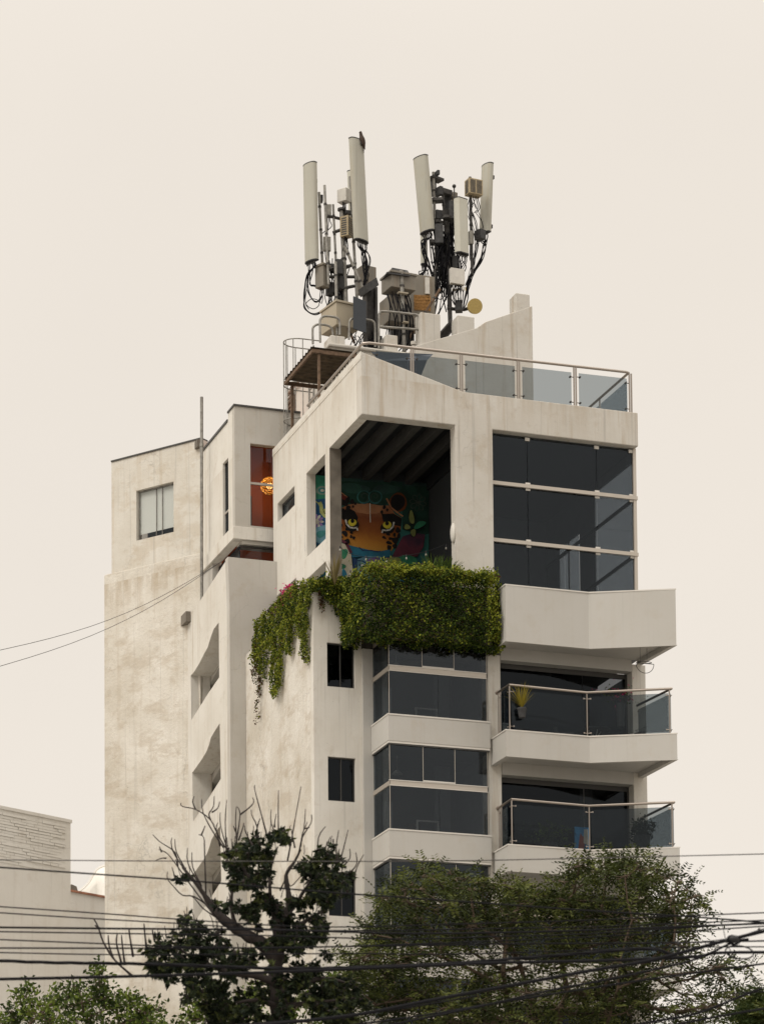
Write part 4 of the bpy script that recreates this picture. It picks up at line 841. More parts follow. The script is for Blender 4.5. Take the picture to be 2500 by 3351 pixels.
hoop('widest bent pipe rail with a middle bar below the overhanging grey box', [(1240, 1140), (1240, 1040), (1243, 1025), (1256, 1018), (1355, 1028), (1368, 1034), (1373, 1048), (1373, 1125)], 6.2, ((1243, 1068), (1371, 1078)))
# caged ladder and corrugated canopy at the corner
lt = thing('caged_ladder', (.9, 7.2, 29.5), 'galvanised roof ladder with round safety hoops beside the rusty canopy', 'ladder')
c0 = onX(975, 1125, .75)
zs = [onX(975, 1122, .75).z, onX(975, 1264, .75).z, onX(975, 1383, .75).z]
cy_ = c0.y
for z in zs:
    MB().tube([V3(1.25, cy_-.32, z)]+[V3(.78+.42*math.cos(a), cy_+.32*math.sin(a), z) for a in np.linspace(-math.pi/2, -math.pi*1.5, 13)]+[V3(1.25, cy_+.32, z)], .016, 6).build('hoop', M['galv'], lt, smooth=True)
for a in np.linspace(-math.pi/2, -math.pi*1.5, 6): MB().tube([V3(.78+.42*math.cos(a), cy_+.32*math.sin(a), zs[2]-.7), V3(.78+.42*math.cos(a), cy_+.32*math.sin(a), zs[0])], .013, 6).build('cage_bar', M['galv'], lt)
for s_ in (-1, 1): MB().tube([V3(1.12, cy_+.2*s_, zs[2]-1.2), V3(1.12, cy_+.2*s_, zs[0]-.1)], .025, 8).build('stile', M['galv'], lt)
for i in range(11): MB().tube([V3(1.12, cy_-.2, zs[2]-1.0+i*.28), V3(1.12, cy_+.2, zs[2]-1.0+i*.28)], .014, 6).build('rung', M['galv'], lt)
ct = thing('corrugated_canopy', (.1, 4.2, 29.5), 'rusty corrugated metal canopy on thin posts above the parapet', 'canopy')
n0, n1 = onX(1022, 1140, .1), onX(928, 1240, .1); zc_ = (n0.z+n1.z)/2; xr_ = onZ(1168, 1157, zc_).x
cs = MB(); nn = 34
pr = [(n0.y+(n1.y-n0.y)*i/nn, zc_+.03*math.sin(i*math.pi/1.5)) for i in range(nn+1)]
vs_ = [V3(.08, y, z) for y, z in pr]+[V3(xr_, y, z) for y, z in pr]+[V3(.08, y, z+.006) for y, z in pr]+[V3(xr_, y, z+.006) for y, z in pr]; m_ = nn+1
cs.add(vs_, [(i, i+1, m_+i+1, m_+i) for i in range(nn)]+[(2*m_+i, 3*m_+i, 3*m_+i+1, 2*m_+i+1) for i in range(nn)]); cs.build('roof_sheet', M['sheet'], ct)
for y in (n0.y+.05, n1.y-.06): MB().box((.1, y-.03, zc_-.13), (xr_, y+.03, zc_-.04)).build('beam', M['rust'], ct)
MB().box((.1, n0.y+.09, zc_-.13), (.16, n1.y-.1, zc_-.04)).build('beam', M['rust'], ct)
for y in (n0.y+.08, n1.y-.1): MB().box((.27, y-.035, 29.46), (.33, y+.035, zc_-.131)).build('post', M['rust'], ct)
# dark sail over the terrace roof
sl_ = MB().prism([onY(1215, 1150, 3.0), onY(1418, 1158, 2.2), onY(1398, 1178, 2.0), onY(1350, 1300, 2.6), onY(1240, 1180, 2.9)], (0, .01, 0))
tag(sl_.build('shade_sail', M['sail']), 'dark cloth sail stretched behind the tinted glass of the roof railing', 'shade sail')

# ------------------------------------------------------------------ planting
def leaf_mesh(name, C, D, S, mats, mi, parent=None, aspect=.55, fold=.25, Nn=None):
    """many small folded leaves: C centres, D directions, S lengths (numpy)"""
    n = len(C); D = D/np.linalg.norm(D, axis=1)[:, None]
    Rn = rng.normal(size=(n, 3)) if Nn is None else Nn
    U = np.cross(D, Rn); U /= np.linalg.norm(U, axis=1)[:, None]+1e-9; W_ = np.cross(U, D)
    s = S[:, None]
    v = np.stack([C, C+D*s*.5+U*s*aspect*.5+W_*s*fold*.3, C+D*s, C+D*s*.5-U*s*aspect*.5+W_*s*fold*.3], 1).reshape(-1, 3)
    me = bpy.data.meshes.new(name); me.vertices.add(4*n); me.vertices.foreach_set('co', v.astype(np.float32).ravel())
    me.loops.add(4*n); me.loops.foreach_set('vertex_index', np.arange(4*n, dtype=np.int32))
    me.polygons.add(n); me.polygons.foreach_set('loop_start', np.arange(0, 4*n, 4, dtype=np.int32))
    for m_ in mats: me.materials.append(m_)
    me.polygons.foreach_set('material_index', np.asarray(mi, dtype=np.int32)); me.update(calc_edges=True)
    o = bpy.data.objects.new(name, me); COL.objects.link(o)
    if parent is not None: adopt(o, parent)
    return o
def in_poly(x, y, P):
    c = np.zeros(len(x), bool); n = len(P); j = n-1
    for i in range(n):
        xi, yi = P[i]; xj, yj = P[j]
        c ^= ((yi > y) != (yj > y)) & (x < (xj-xi)*(y-yi)/((yj-yi) or 1e-9)+xi); j = i
    return c
def poly_pts(P, n):
    xs = [p[0] for p in P]; ys = [p[1] for p in P]; out = np.zeros((0, 2))
    while len(out) < n:
        q = np.stack([rng.uniform(min(xs), max(xs), n*2), rng.uniform(min(ys), max(ys), n*2)], 1); out = np.vstack([out, q[in_poly(q[:, 0], q[:, 1], P)]])
    return out[:n]
def rays_np(q):
    r_, d_, f_ = (np.array(a) for a in (rt, dn, fw)); return r_*((q[:, :1]-CX)/F)+d_*((q[:, 1:]-CY)/F)+f_
CN = np.array(CAM)
def planeY(q, y): d = rays_np(q); return CN+d*((y-CN[1])/d[:, 1:2])
def planeX(q, x): d = rays_np(q); return CN+d*((x-CN[0])/d[:, 0:1])
def lump(p, f, seed):
    a = p*f+seed; return (np.sin(a[:, 0]*1.7+np.sin(a[:, 2]*1.3))*np.sin(a[:, 2]*2.1+seed)+np.sin(a[:, 1]*2.3+a[:, 2]*1.1+a[:, 0])*.7)/1.7
# the hanging hedge: box over the bay, return, trailing curtain over the side wall
HC, HD, HM, HSZ = [], [], [], []
def hedge_part(pts, nrm, depth, seed, lite=.25, brown=.03, size=.062):
    n = len(pts); lp = lump(pts, 4.2, seed)+.6*lump(pts, 11, seed+3); out = rng.uniform(0, 1, n)**.6
    C = pts+np.array(nrm)*((out*depth+lp*.09)[:, None])+rng.normal(0, .012, (n, 3))
    D = np.array(nrm)*.7+rng.normal(0, .75, (n, 3))+np.array([0, 0, -.35])
    r = rng.uniform(0, 1, n)+.22*lump(pts, 2.3, seed+8); m_ = np.where(r < lite, 2, np.where(r < lite+.45, 1, 0)); m_[rng.uniform(0, 1, n) < brown] = 3
    HC.append(C); HD.append(D); HM.append(m_); HSZ.append(rng.uniform(.6, 1.25, n)*size)
Hf = [(1186, 1960), (1192, 1905), (1212, 1885), (1245, 1864), (1300, 1853), (1360, 1860), (1430, 1864), (1480, 1873), (1560, 1872), (1600, 1880), (1614, 1900), (1620, 1960), (1627, 2090), (1622, 2112), (1590, 2116), (1560, 2128), (1535, 2112), (1500, 2122), (1470, 2108), (1430, 2112), (1400, 2102), (1350, 2104), (1300, 2090), (1262, 2098), (1230, 2102), (1205, 2104), (1192, 2080)]
Hf = [(x, y-10 if y > 2050 else y) for x, y in Hf]; q = poly_pts(Hf, 17000); p = planeY(q, -.50); ed = (q[:, 0] > 1585) | (q[:, 1] < 1880+12*np.sin(q[:, 0]*.05))
hedge_part(p[~ed], (0, -1, 0), .20, 1.0, .07, .03); hedge_part(p[ed], (0, -1, 0), .24, 2.0, .62, .03)
n = 3600; tp = np.stack([rng.uniform(-.05, 3.25, n), rng.uniform(-.55, .05, n), 23.12+rng.normal(0, .04, n)], 1); hedge_part(tp, (0, 0, -1), .06, 14.0, .05)
n = 5200; tp = np.stack([rng.uniform(-.05, 3.3, n), rng.uniform(-.6, -.1, n), 24.66+rng.normal(0, .05, n)+.06*np.sin(rng.uniform(0, 6, n))], 1); tp[:, 2] += .04*lump(tp, 5, 4); hedge_part(tp, (0, -.2, 1), .12, 4.0, .62, .08)
n = 5200; sdp = np.stack([np.full(n, -.12), rng.uniform(-.6, .9, n), rng.uniform(23.1, 24.68, n)], 1); hedge_part(sdp, (-1, 0, 0), .14, 5.0, .25)
n = 2600; sdp = np.stack([np.full(n, 3.26), rng.uniform(-.62, -.05, n), rng.uniform(22.95, 24.6, n)], 1); hedge_part(sdp, (1, 0, 0), .08, 6.0, .4)
Hr = [(1020, 1905), (1060, 1893), (1110, 1890), (1195, 1896), (1200, 2050), (1176, 2056), (1172, 2120), (1160, 2132), (1140, 2100), (1118, 2118), (1112, 2050), (1098, 2010), (1078, 1985), (1058, 1962), (1040, 1945), (1024, 1940)]
q = poly_pts(Hr, 7000); hedge_part(planeY(q, YS-.03), (0, -1, 0), .16, 7.0, .28, .04)
n = 3000; tp = np.stack([rng.uniform(-.95, .3, n), rng.uniform(.95, 1.9, n), 24.62+rng.normal(0, .06, n)], 1); hedge_part(tp, (0, -.3, 1), .14, 8.0, .5)
Hl = [(1030, 1890), (985, 1908), (930, 1958), (880, 2006), (846, 2046), (842, 2100), (840, 2170), (846, 2215), (862, 2190), (868, 2215), (880, 2230), (886, 2150), (892, 2150), (895, 2235), (900, 2270), (912, 2286), (930, 2272), (936, 2190), (944, 2146), (952, 2140), (966, 2152), (974, 2110), (985, 2070), (996, 2100), (1002, 2160), (1018, 2180), (1021, 2080), (1030, 2000)]
Hl = [(1030, 1890), (985, 1908), (930, 1958), (880, 2006), (846, 2046), (843, 2110), (841, 2170), (848, 2215), (858, 2150), (864, 2210), (874, 2228), (880, 2130), (886, 2110), (894, 2140), (896, 2235), (901, 2270), (911, 2286), (926, 2268), (932, 2180), (938, 2110), (944, 2100), (952, 2142), (962, 2148), (968, 2090), (976, 2040), (986, 2055), (1000, 2150), (1014, 2178), (1016, 2070), (1022, 1990), (1030, 1960)]
q = poly_pts(Hl, 16000); hedge_part(planeX(q, XSD-.02), (-1, 0, 0), .13, 9.0, .42, .03, .056)
q = poly_pts([(840, 2090), (858, 2090), (862, 2240), (856, 2300), (854, 2370), (851, 2370), (850, 2300), (842, 2200)], 900); hedge_part(planeX(q, XSD-.02), (-1, 0, 0), .10, 11.0, .02, .75, .05)
q = poly_pts([(1036, 1935), (1060, 1945), (1062, 1985), (1052, 2012), (1046, 2000), (1040, 1965)], 260); hedge_part(planeY(q, YS-.06), (0, -1, 0), .08, 12.0, .0, .8, .05)
hp = thing('hanging_hedge', (1.5, -.5, 23.0), 'dense green hedge spilling over the terrace edge with trailing strands down the white wall', 'hedge')
leaf_mesh('foliage', np.vstack(HC), np.vstack(HD), np.concatenate(HSZ), [M['h_dark'], M['h_mid'], M['h_lite'], M['h_brown']], np.concatenate(HM), hp, .75, .3)
st = MB()
for k in range(26):
    x0, y0_ = random.uniform(850, 1022), 0; y0_ = 2046-(x0-846)*.85
    P = [onX(x0+random.uniform(-4, 4), y0_+i*random.uniform(18, 30), XSD-.03) for i in range(5)]; st.tube(P, .006, 4)
st.build('stems', M['twig'], hp)
# bougainvillea in the lower window
bt = thing('bougainvillea', onX(940, 1990, -.3), 'pink and purple bougainvillea flowering behind the trailing hedge', 'plant')
C = []; mi = []
for (cx, cy, r, m_, n) in ((938, 1940, 10, 0, 60), (948, 1925, 9, 0, 60), (957, 1935, 8, 0, 60), (928, 1968, 9, 0, 80), (920, 1975, 8, 0, 60), (950, 1950, 9, 0, 50), (896, 1999, 9, 1, 130), (905, 1990, 6, 1, 50), (915, 1930, 2, 0, 6), (973, 1920, 3, 0, 10), (935, 1915, 3, 0, 6), (930, 1950, 4, 0, 20)):
    q = np.stack([rng.normal(cx, r*.5, n), rng.normal(cy, r*.5, n)], 1); C.append(planeX(q, -.25)+rng.normal(0, .06, (n, 3))*np.array([1, .4, .2])); mi += [m_]*n
C = np.vstack(C); leaf_mesh('blossom', C, rng.normal(size=C.shape), np.full(len(C), .06), [M['pink'], M['purple']], mi, bt, .8)
sb = MB()
for (x, y) in ((940, 1935), (957, 1935), (925, 1970), (897, 2000), (973, 1920)): sb.tube(smooth_path([onX(955, 2010, -.2), onX((x+955)/2, (y+2010)/2, -.3), onX(x, y, -.25)], 4), .006, 4)
sb.build('stems', M['twig'], bt)
# tufted plants on the terrace and balconies
def tuft(name, label, base, h, n, spread, mat, wid=.03, pot=None, cat='plant', droop=.5):
    t = thing(name, base, label, cat); mb = MB()
    for i in range(n):
        a = random.uniform(0, 6.28); e = random.uniform(.25, 1); ln = h*random.uniform(.6, 1.05); dx = V3(math.cos(a), math.sin(a), 0)
        P = [Vector(base)+dx*(spread*e*s_)+V3(0, 0, ln*(s_-droop*e*s_*s_*.7)) for s_ in (0, .3, .6, .85, 1)]
        sd_ = V3(-dx.y, dx.x, 0)
        vs_ = []
        for j, p in enumerate(P): 
            w_ = wid*(.4, 1, .9, .5, .05)[j]; vs_ += [p-sd_*w_/2, p+sd_*w_/2]
        mb.add(vs_, [(2*j, 2*j+1, 2*j+3, 2*j+2) for j in range(4)])
    mb.build('foliage', mat, t)
    if pot:
        b = Vector(base); r, hh = pot; MB().tube([b-V3(0, 0, hh), b-V3(0, 0, .04), b-V3(0, 0, .039), b], [r*.72, r, r*1.08, r*1.08], 14).build('pot', M['boxd'], t)
    return t
def frond_bush(name, label, px, yd, sizes, n, mats, size=.07, pot=None):
    b = onY(px[0], px[1], yd); t = thing(name, b, label, 'plant')
    C = b+V3(0, 0, 0); C = np.array(b)+rng.normal(0, 1, (n, 3))*np.array(sizes)
    leaf_mesh('foliage', C, rng.normal(size=C.shape)+np.array([0, 0, -.3]), rng.uniform(.6, 1.3, n)*size, mats, rng.integers(0, len(mats), n), t, .4)
    sm = MB()
    for k in range(8): sm.tube([V3(b.x, b.y, b.z-sizes[2]*2.2), Vector(C[k])], .008, 4)
    sm.build('stems', M['twig'], t)
    if pot: MB().tube([b-V3(0, 0, sizes[2]*2.2+pot[1]), b-V3(0, 0, sizes[2]*1.6)], [pot[0]*.75, pot[0]], 14).build('pot', M['boxd'], t)
    return t
tuft('dry_reed_plant', 'dry brownish reeds standing by the bare concrete pier', onY(1096, 1915, .9), 1.0, 34, .35, M['reed'], .022)
for i, (x, y, yd, l) in enumerate(((1412, 1866, .2, 'feathery fern nearest the oval wall lamp end of the hedge, beside the mural edge'), (1445, 1868, .6, 'taller feathery fern behind the hedge in front of the dark doorway'), (1470, 1866, .25, 'small feathery fern at the foot of the broad white column'))):
    tuft('terrace_fern', ['feathery fern showing above the hedge in front of the mural edge', 'taller feathery fern above the hedge before the dark doorway', 'small fern above the hedge at the foot of the broad white column'][i], onY(x, y+14, yd), (.55, .62, .45)[i], 46, .55, M['fern'], .028, group if False else None)
frond_bush('leafy_terrace_plant', 'loose leafy green plant above the hedge in front of the painted face', (1240, 1862), .35, (.28, .2, .10), 260, [M['h_mid'], M['h_lite'], M['fern']], .07)
# bulbs on a cord across the terrace
sl_t = thing('string_light', onY(1300, 1840, .9), 'cord of small unlit bulbs hanging across the terrace opening', 'string light')
bulbs = [(1113, 1800), (1198, 1832), (1147, 1880), (1265, 1838), (1330, 1828), (1394, 1816), (1460, 1795)]
MB().tube(smooth_path([onY(x, y-12, .9) for x, y in ((1113, 1800), (1140, 1822), (1200, 1836), (1265, 1838), (1330, 1830), (1394, 1817), (1460, 1793))], 4), .006, 4).build('cord', M['black'], sl_t)
for x, y in bulbs:
    c = onY(x, y, .9); MB().ball(c, .026, 8, 6, (1, 1, 1.3)).build('bulb', M['box'], sl_t, smooth='all'); MB().tube([c+V3(0, 0, .03), c+V3(0, 0, .10)], .016, 6).build('socket', M['black'], sl_t)

# balcony furniture
zf2, zf3 = 20.24+.2, 17.44+.2
tuft('yellow_potted_palm', 'yellow-green potted palm behind the glass of the upper railed balcony', onZ(1708, 2318, 21.42), .72, 70, .46, M['palm'], .014, (.11, .24))
def wire_chair(label, base, yaw):
    t = thing('wire_chair', base, label, 'chair'); b = Vector(base); c_, s_ = math.cos(yaw), math.sin(yaw)
    def T(x, y, z): return b+V3(x*c_-y*s_, x*s_+y*c_, z)
    mb = MB()
    for i in range(9):
        u = -.24+.06*i
        mb.tube([T(u, -.23, .44), T(u, .15, .41), T(u*.95, .24, .46), T(u*.8, .32, .84)], .005, 4)
    for y_, z_ in ((-.23, .44), (-.1, .43), (.05, .415), (.2, .43), (.27, .58), (.295, .71), (.32, .84)): mb.tube([T(-.25, y_, z_), T(.25, y_, z_)], .005, 4)
    mb.build('seat_shell', M['black'], t)
    MB().tube([T(0, -.18, .455), T(0, .18, .455)], [.20, .20], 12).build('seat_pad', M['boxd'], t)
    MB().obox(T(0, .25, .60), V3(c_, s_, 0)*.19, V3(-s_, c_, 0)*.05, V3(0, 0, .14)).build('cushion', M['boxd'], t, bevel=.03)
    for x in (-.2, .2): MB().tube([T(x*.8, -.2, .42), T(x*1.15, -.26, 0), T(x*1.15, .26, 0), T(x*.8, .12, .41)], .009, 5).build('leg', M['black'], t)
wire_chair('dark wire chair with a cushion at the glass corner of the upper railed balcony', onZ(2095, 2410, zf2)*1 if False else V3(6.65, -.75, zf2), R_(-75))
wire_chair('dark wire chair facing the table behind the middle of the upper glass railing', V3(5.05, -.45, zf2), R_(70))
tb = thing('round_table', (5.75, -.6, zf2), 'small round table on thin crossed legs between the wire chairs', 'table')
MB().tube([V3(5.75, -.6, zf2+.70), V3(5.75, -.6, zf2+.73)], .38, 24).build('tabletop', M['boxd'], tb)
for a in range(4): MB().tube([V3(5.75+.3*math.cos(a*1.57), -.6+.3*math.sin(a*1.57), zf2), V3(5.75-.16*math.cos(a*1.57), -.6-.16*math.sin(a*1.57), zf2+.7)], .011, 5).build('leg', M['white'], tb)
tb = thing('pedestal_table', (3.95, -.35, zf2), 'little pale pedestal table beside the yellow potted palm', 'table')
MB().tube([V3(3.95, -.35, zf2), V3(3.95, -.35, zf2+.02), V3(3.95, -.35, zf2+.06), V3(3.95, -.35, zf2+.5)], [.2, .2, .03, .03], 16).build('pedestal', M['boxw'], tb); MB().tube([V3(3.95, -.35, zf2+.501), V3(3.95, -.35, zf2+.53)], .30, 20).build('tabletop', M['boxw'], tb)
frond_bush('potted_flower', 'flowering potted plant on the railing corner of the upper balcony', (2030, 2275), -.6, (.22, .12, .14), 160, [M['d_mid'], M['h_mid'], M['pink']], .07, (.12, .5))
frond_bush('potted_shrub', 'dark bushy potted plant at the glass corner of the lower railed balcony', (2100, 2715), -.9, (.13, .10, .11), 420, [M['d_dark'], M['d_mid']], .13, (.22, .3))
frond_bush('potted_shrub', 'dim leafy plant behind the middle glass of the lower railed balcony', (1800, 2730), -.4, (.28, .12, .15), 300, [M['d_mid'], M['h_mid']], .10, (.2, .2))
pa = thing('canvas_painting', V3(5.95, .02, 17.7), 'blue and yellow painting leaning behind the lower balcony railing', 'painting')
cols = [(.04, .22, .45), (.5, .36, .12), (.28, .06, .04), (.10, .32, .5), (.45, .42, .36)]
pm = MB(); pm.box((5.48, .10, 17.66), (5.86, .14, 18.9)); pm.build('canvas', flat('canvas_ground', cols[0], .8, var=.4, scale=4), pa)
for i, P in enumerate(([(5.50, 17.7), (5.84, 17.95), (5.84, 18.3), (5.6, 18.25), (5.5, 17.95)], [(5.55, 18.3), (5.7, 18.2), (5.75, 18.6), (5.62, 18.75)], [(5.50, 17.68), (5.84, 17.7), (5.84, 17.9), (5.5, 17.8)], [(5.7, 18.5), (5.83, 18.45), (5.82, 18.85), (5.72, 18.85)])):
    MB().prism([V3(x, .098-.002*i, z) for x, z in P], (0, -.0015, 0)).build('paint_patch', flat('canvas_paint', cols[i+1], .8, var=.3, scale=6), pa)
# hanging wire ornament under the big white balcony
wo_ = thing('wire_ornament', V3(6.9, -.9, 22.4), 'thin black wire ornament hanging under the big white balcony', 'ornament')
o0 = onY(2110, 2172, -1.05); r = 31*mpp(-1.05)
MB().tube([o0+V3(r*math.cos(a), 0, r*math.sin(a)) for a in np.linspace(0, -math.pi, 15)]+[o0+V3(r, 0, 0)], .008, 5).tube([o0+V3(r*.75*math.cos(a), r*.3*math.sin(a), .03) for a in np.linspace(0, 6.28, 17)], .008, 5).build('wire_shape', M['black'], wo_)
for dx in (-.12, .06): MB().tube([o0+V3(dx, 0, .03), V3(o0.x+dx, o0.y, 23.19)], .004, 4).build('cord', M['black'], wo_)
# lit pendant lamp in the orange room
lc = onY(882, 1590, YU+1.0); lp = thing('pendant_lamp', lc, 'glowing golden lattice globe lamp hanging in the orange room', 'lamp')
MB().ball(lc, .085, 14, 10).build('bulb', glow('lamp_glow', (1, .6, .2), 3), lp, smooth='all')
R0 = 27*mpp(YU+1.0); lt_ = MB()
for i in range(1, 9):
    a = -math.pi/2+math.pi*i/9
    lt_.tube([lc+V3(R0*math.cos(a)*math.cos(b), R0*math.cos(a)*math.sin(b), R0*math.sin(a)) for b in np.linspace(0, 6.2832, 25)], .008, 4)
for s_ in (1, -1):
    for k in range(10):
        lt_.tube([lc+V3(R0*math.cos(a)*math.cos(k*.628+s_*a*1.1), R0*math.cos(a)*math.sin(k*.628+s_*a*1.1), R0*math.sin(a)) for a in np.linspace(-1.45, 1.45, 12)], .008, 4)
lt_.build('lattice_shade', flat('brass', (.5, .28, .06), .4, .6), lp)
MB().tube([lc+V3(0, 0, R0), V3(lc.x, lc.y, zuT-.31)], .006, 4).build('cord', M['black'], lp)
pl_ = bpy.data.lights.new('pendant_light', 'POINT'); pl_.energy = 24; pl_.color = (1, .68, .34); pl_.shadow_soft_size = .2
po = bpy.data.objects.new('pendant_light', pl_); COL.objects.link(po); po.location = lc; adopt(po, lp); po.location = (0, 0, 0); po.matrix_parent_inverse = Matrix()

# ------------------------------------------------------------------ neighbours
nd = V3(.899, .438, 0); nn_ = V3(.438, -.899, 0)
NP = onD(231, 2696, 78.0)
def oN(px, py, k=0): return onP(px, py, NP+nn_*k, nn_)
nb = thing('brick_neighbour', (NP.x, NP.y, 0), 'low white neighbouring wall with bare painted brickwork below its sloping top', 'building')
zt0 = (oN(0, 2647).z+oN(231, 2696).z)/2; e0 = NP-nd*9
MB().prism([at(e0, 0), at(NP, 0), at(NP, zt0), at(e0, zt0)], -nn_*9).build('wall', M['neigh'], nb)
MB().prism([at(e0, zt0+.001)+nn_*.03, at(NP+nd*.03, zt0+.001)+nn_*.03, at(NP+nd*.03, zt0+.001)-nn_*9, at(e0, zt0+.001)-nn_*9], (0, 0, .08)).build('coping', M['neigh'], nb)
bz0, bz1 = oN(120, 2845).z, zt0-.12; br = MB(); row = 0; z = bz0
while z < bz1:
    x = 9-(row % 2)*.13; 
    while x > .42+random.uniform(-.06, .06):
        ln = min(random.choice((.24, .5, .75)), x-.18); pr_ = random.uniform(.006, .03)
        if random.random() > .04:
            c = at(NP-nd*(x-ln/2), z+.035)+nn_*(pr_/2)
            br.obox(c, nd*(ln/2-.004), nn_*(pr_/2), V3(random.uniform(-.002, .002), 0, .031+random.uniform(-.005, .003)))
        x -= ln+.008
    z += .074; row += 1
br.build('brickwork', M['neigh'], nb)
LP_ = onD(340, 2941, 97.0)
def oL(px, py): return onP(px, py, LP_, nn_)
l0, l1 = oL(225, 2918), oL(352, 2943); zl = (l0.z+l1.z)/2
lw = thing('low_boundary_wall', (l0.x, l0.y, 0), 'low cracked white wall with a clay tile edge beside the tall tower', 'wall')
MB().prism([at(l0-nd, 0), at(l1+nd, 0), at(l1+nd, zl), at(l0-nd, zl)], -nn_*.3).build('wall_face', M['neigh'], lw)
MB().prism([at(l0-nd, zl)+nn_*.06, at(l1+nd, zl)+nn_*.06, at(l1+nd, zl)-nn_*.36, at(l0-nd, zl)-nn_*.36], (0, 0, .06)).build('tile_edge', M['tile'], lw)
MB().prism([at(l0, zl+.061)+nn_*.02, at(l0+nd*.35, zl+.061)+nn_*.02, at(l0+nd*.3, zl+.2)+nn_*.02, at(l0+nd*.1, zl+.24)+nn_*.02], -nn_*.3).build('rubble_block', M['conc'], lw)
# pale tent roof behind
tr = thing('tent_roof', onD(300, 2960, 112), 'pale peaked tent roof showing between the low wall and the tower', 'tent')
A_, B_, C_, D_ = onD(255, 2925, 112), onD(345, 2836, 112), onD(420, 2940, 112), onD(345, 2900, 108)
tm = MB(); ridge = smooth_path([A_, onD(290, 2895, 112), onD(318, 2850, 112), B_], 4); low = smooth_path([A_+V3(0, -1.5, -.3), onD(290, 2925, 109), onD(325, 2885, 109), D_], 4)
tm.add(ridge+low+[p+V3(0, 0, -4) for p in low], [(i, i+1, len(ridge)+i+1, len(ridge)+i) for i in range(len(ridge)-1)]+[(len(ridge)+i, len(ridge)+i+1, 2*len(ridge)+i+1, 2*len(ridge)+i) for i in range(len(ridge)-1)])
tm.build('canopy_cloth', M['neigh'], tr, smooth='all')
MB().tube(ridge, .07, 6).build('ridge_trim', M['neigh'], tr)

# ------------------------------------------------------------------ trees
def grow(root, targets, mb, r_tip=.006, k=.55, wob=.10, up=.0):
    """greedy skeleton: each target joins the closest node already grown (weighted towards the root); tapered tubes"""
    nodes = [Vector(p) for p in root]; par = [max(i-1, -1) for i in range(len(nodes))]; 
    if len(nodes): par[0] = -1
    dist = [0.0]
    for i in range(1, len(nodes)): dist.append(dist[-1]+(nodes[i]-nodes[i-1]).length)
    order = sorted(targets, key=lambda t_: (Vector(t_)-nodes[-1]).length); ends = []
    for t_ in order:
        t_ = Vector(t_); bi = min(range(len(nodes)), key=lambda i: (nodes[i]-t_).length+.30*dist[i]+(2.0 if nodes[i].z > t_.z+.3 else 0))
        a = nodes[bi]; n_ = max(2, int((t_-a).length/.35)); last = bi
        for j in range(1, n_+1):
            s_ = j/n_; p = a.lerp(t_, s_)+V3(0, 0, up*math.sin(s_*math.pi))
            if j < n_: p += Vector(rng.normal(0, wob*(t_-a).length*.25, 3))
            nodes.append(p); par.append(last); dist.append(dist[last]+(p-nodes[last]).length); last = len(nodes)-1
        ends.append(last)
    cnt = [0]*len(nodes)
    for e in ends:
        i = e
        while i >= 0: cnt[i] += 1; i = par[i]
    rad = [r_tip*max(1, c)**k for c in cnt]
    for i in range(len(nodes)):
        if par[i] >= 0: mb.tube([nodes[par[i]], nodes[i]], [min(rad[par[i]], rad[i]*1.5), rad[i]], 6, caps=False)
    return nodes, par
def spray_points(base, d, ln, pairs, ls, asp):
    """a pinnate leaf: returns centres, directions, sizes of its leaflets"""
    d = d/np.linalg.norm(d); s_ = np.cross(d, np.array([0, 0, 1.0])+rng.normal(0, .35, 3)); s_ /= np.linalg.norm(s_)+1e-9
    t_ = np.repeat(np.linspace(.12, 1, pairs), 2); sg = np.tile([1, -1], pairs)
    C = base+d*(t_*ln)[:, None]+np.array([0, 0, -1])*((t_**2)*ln*.25)[:, None]; D = s_*sg[:, None]+d*.55+np.array([0, 0, -.15])
    return C, D, np.full(len(t_), ls)*(1-.35*np.abs(t_-.45))
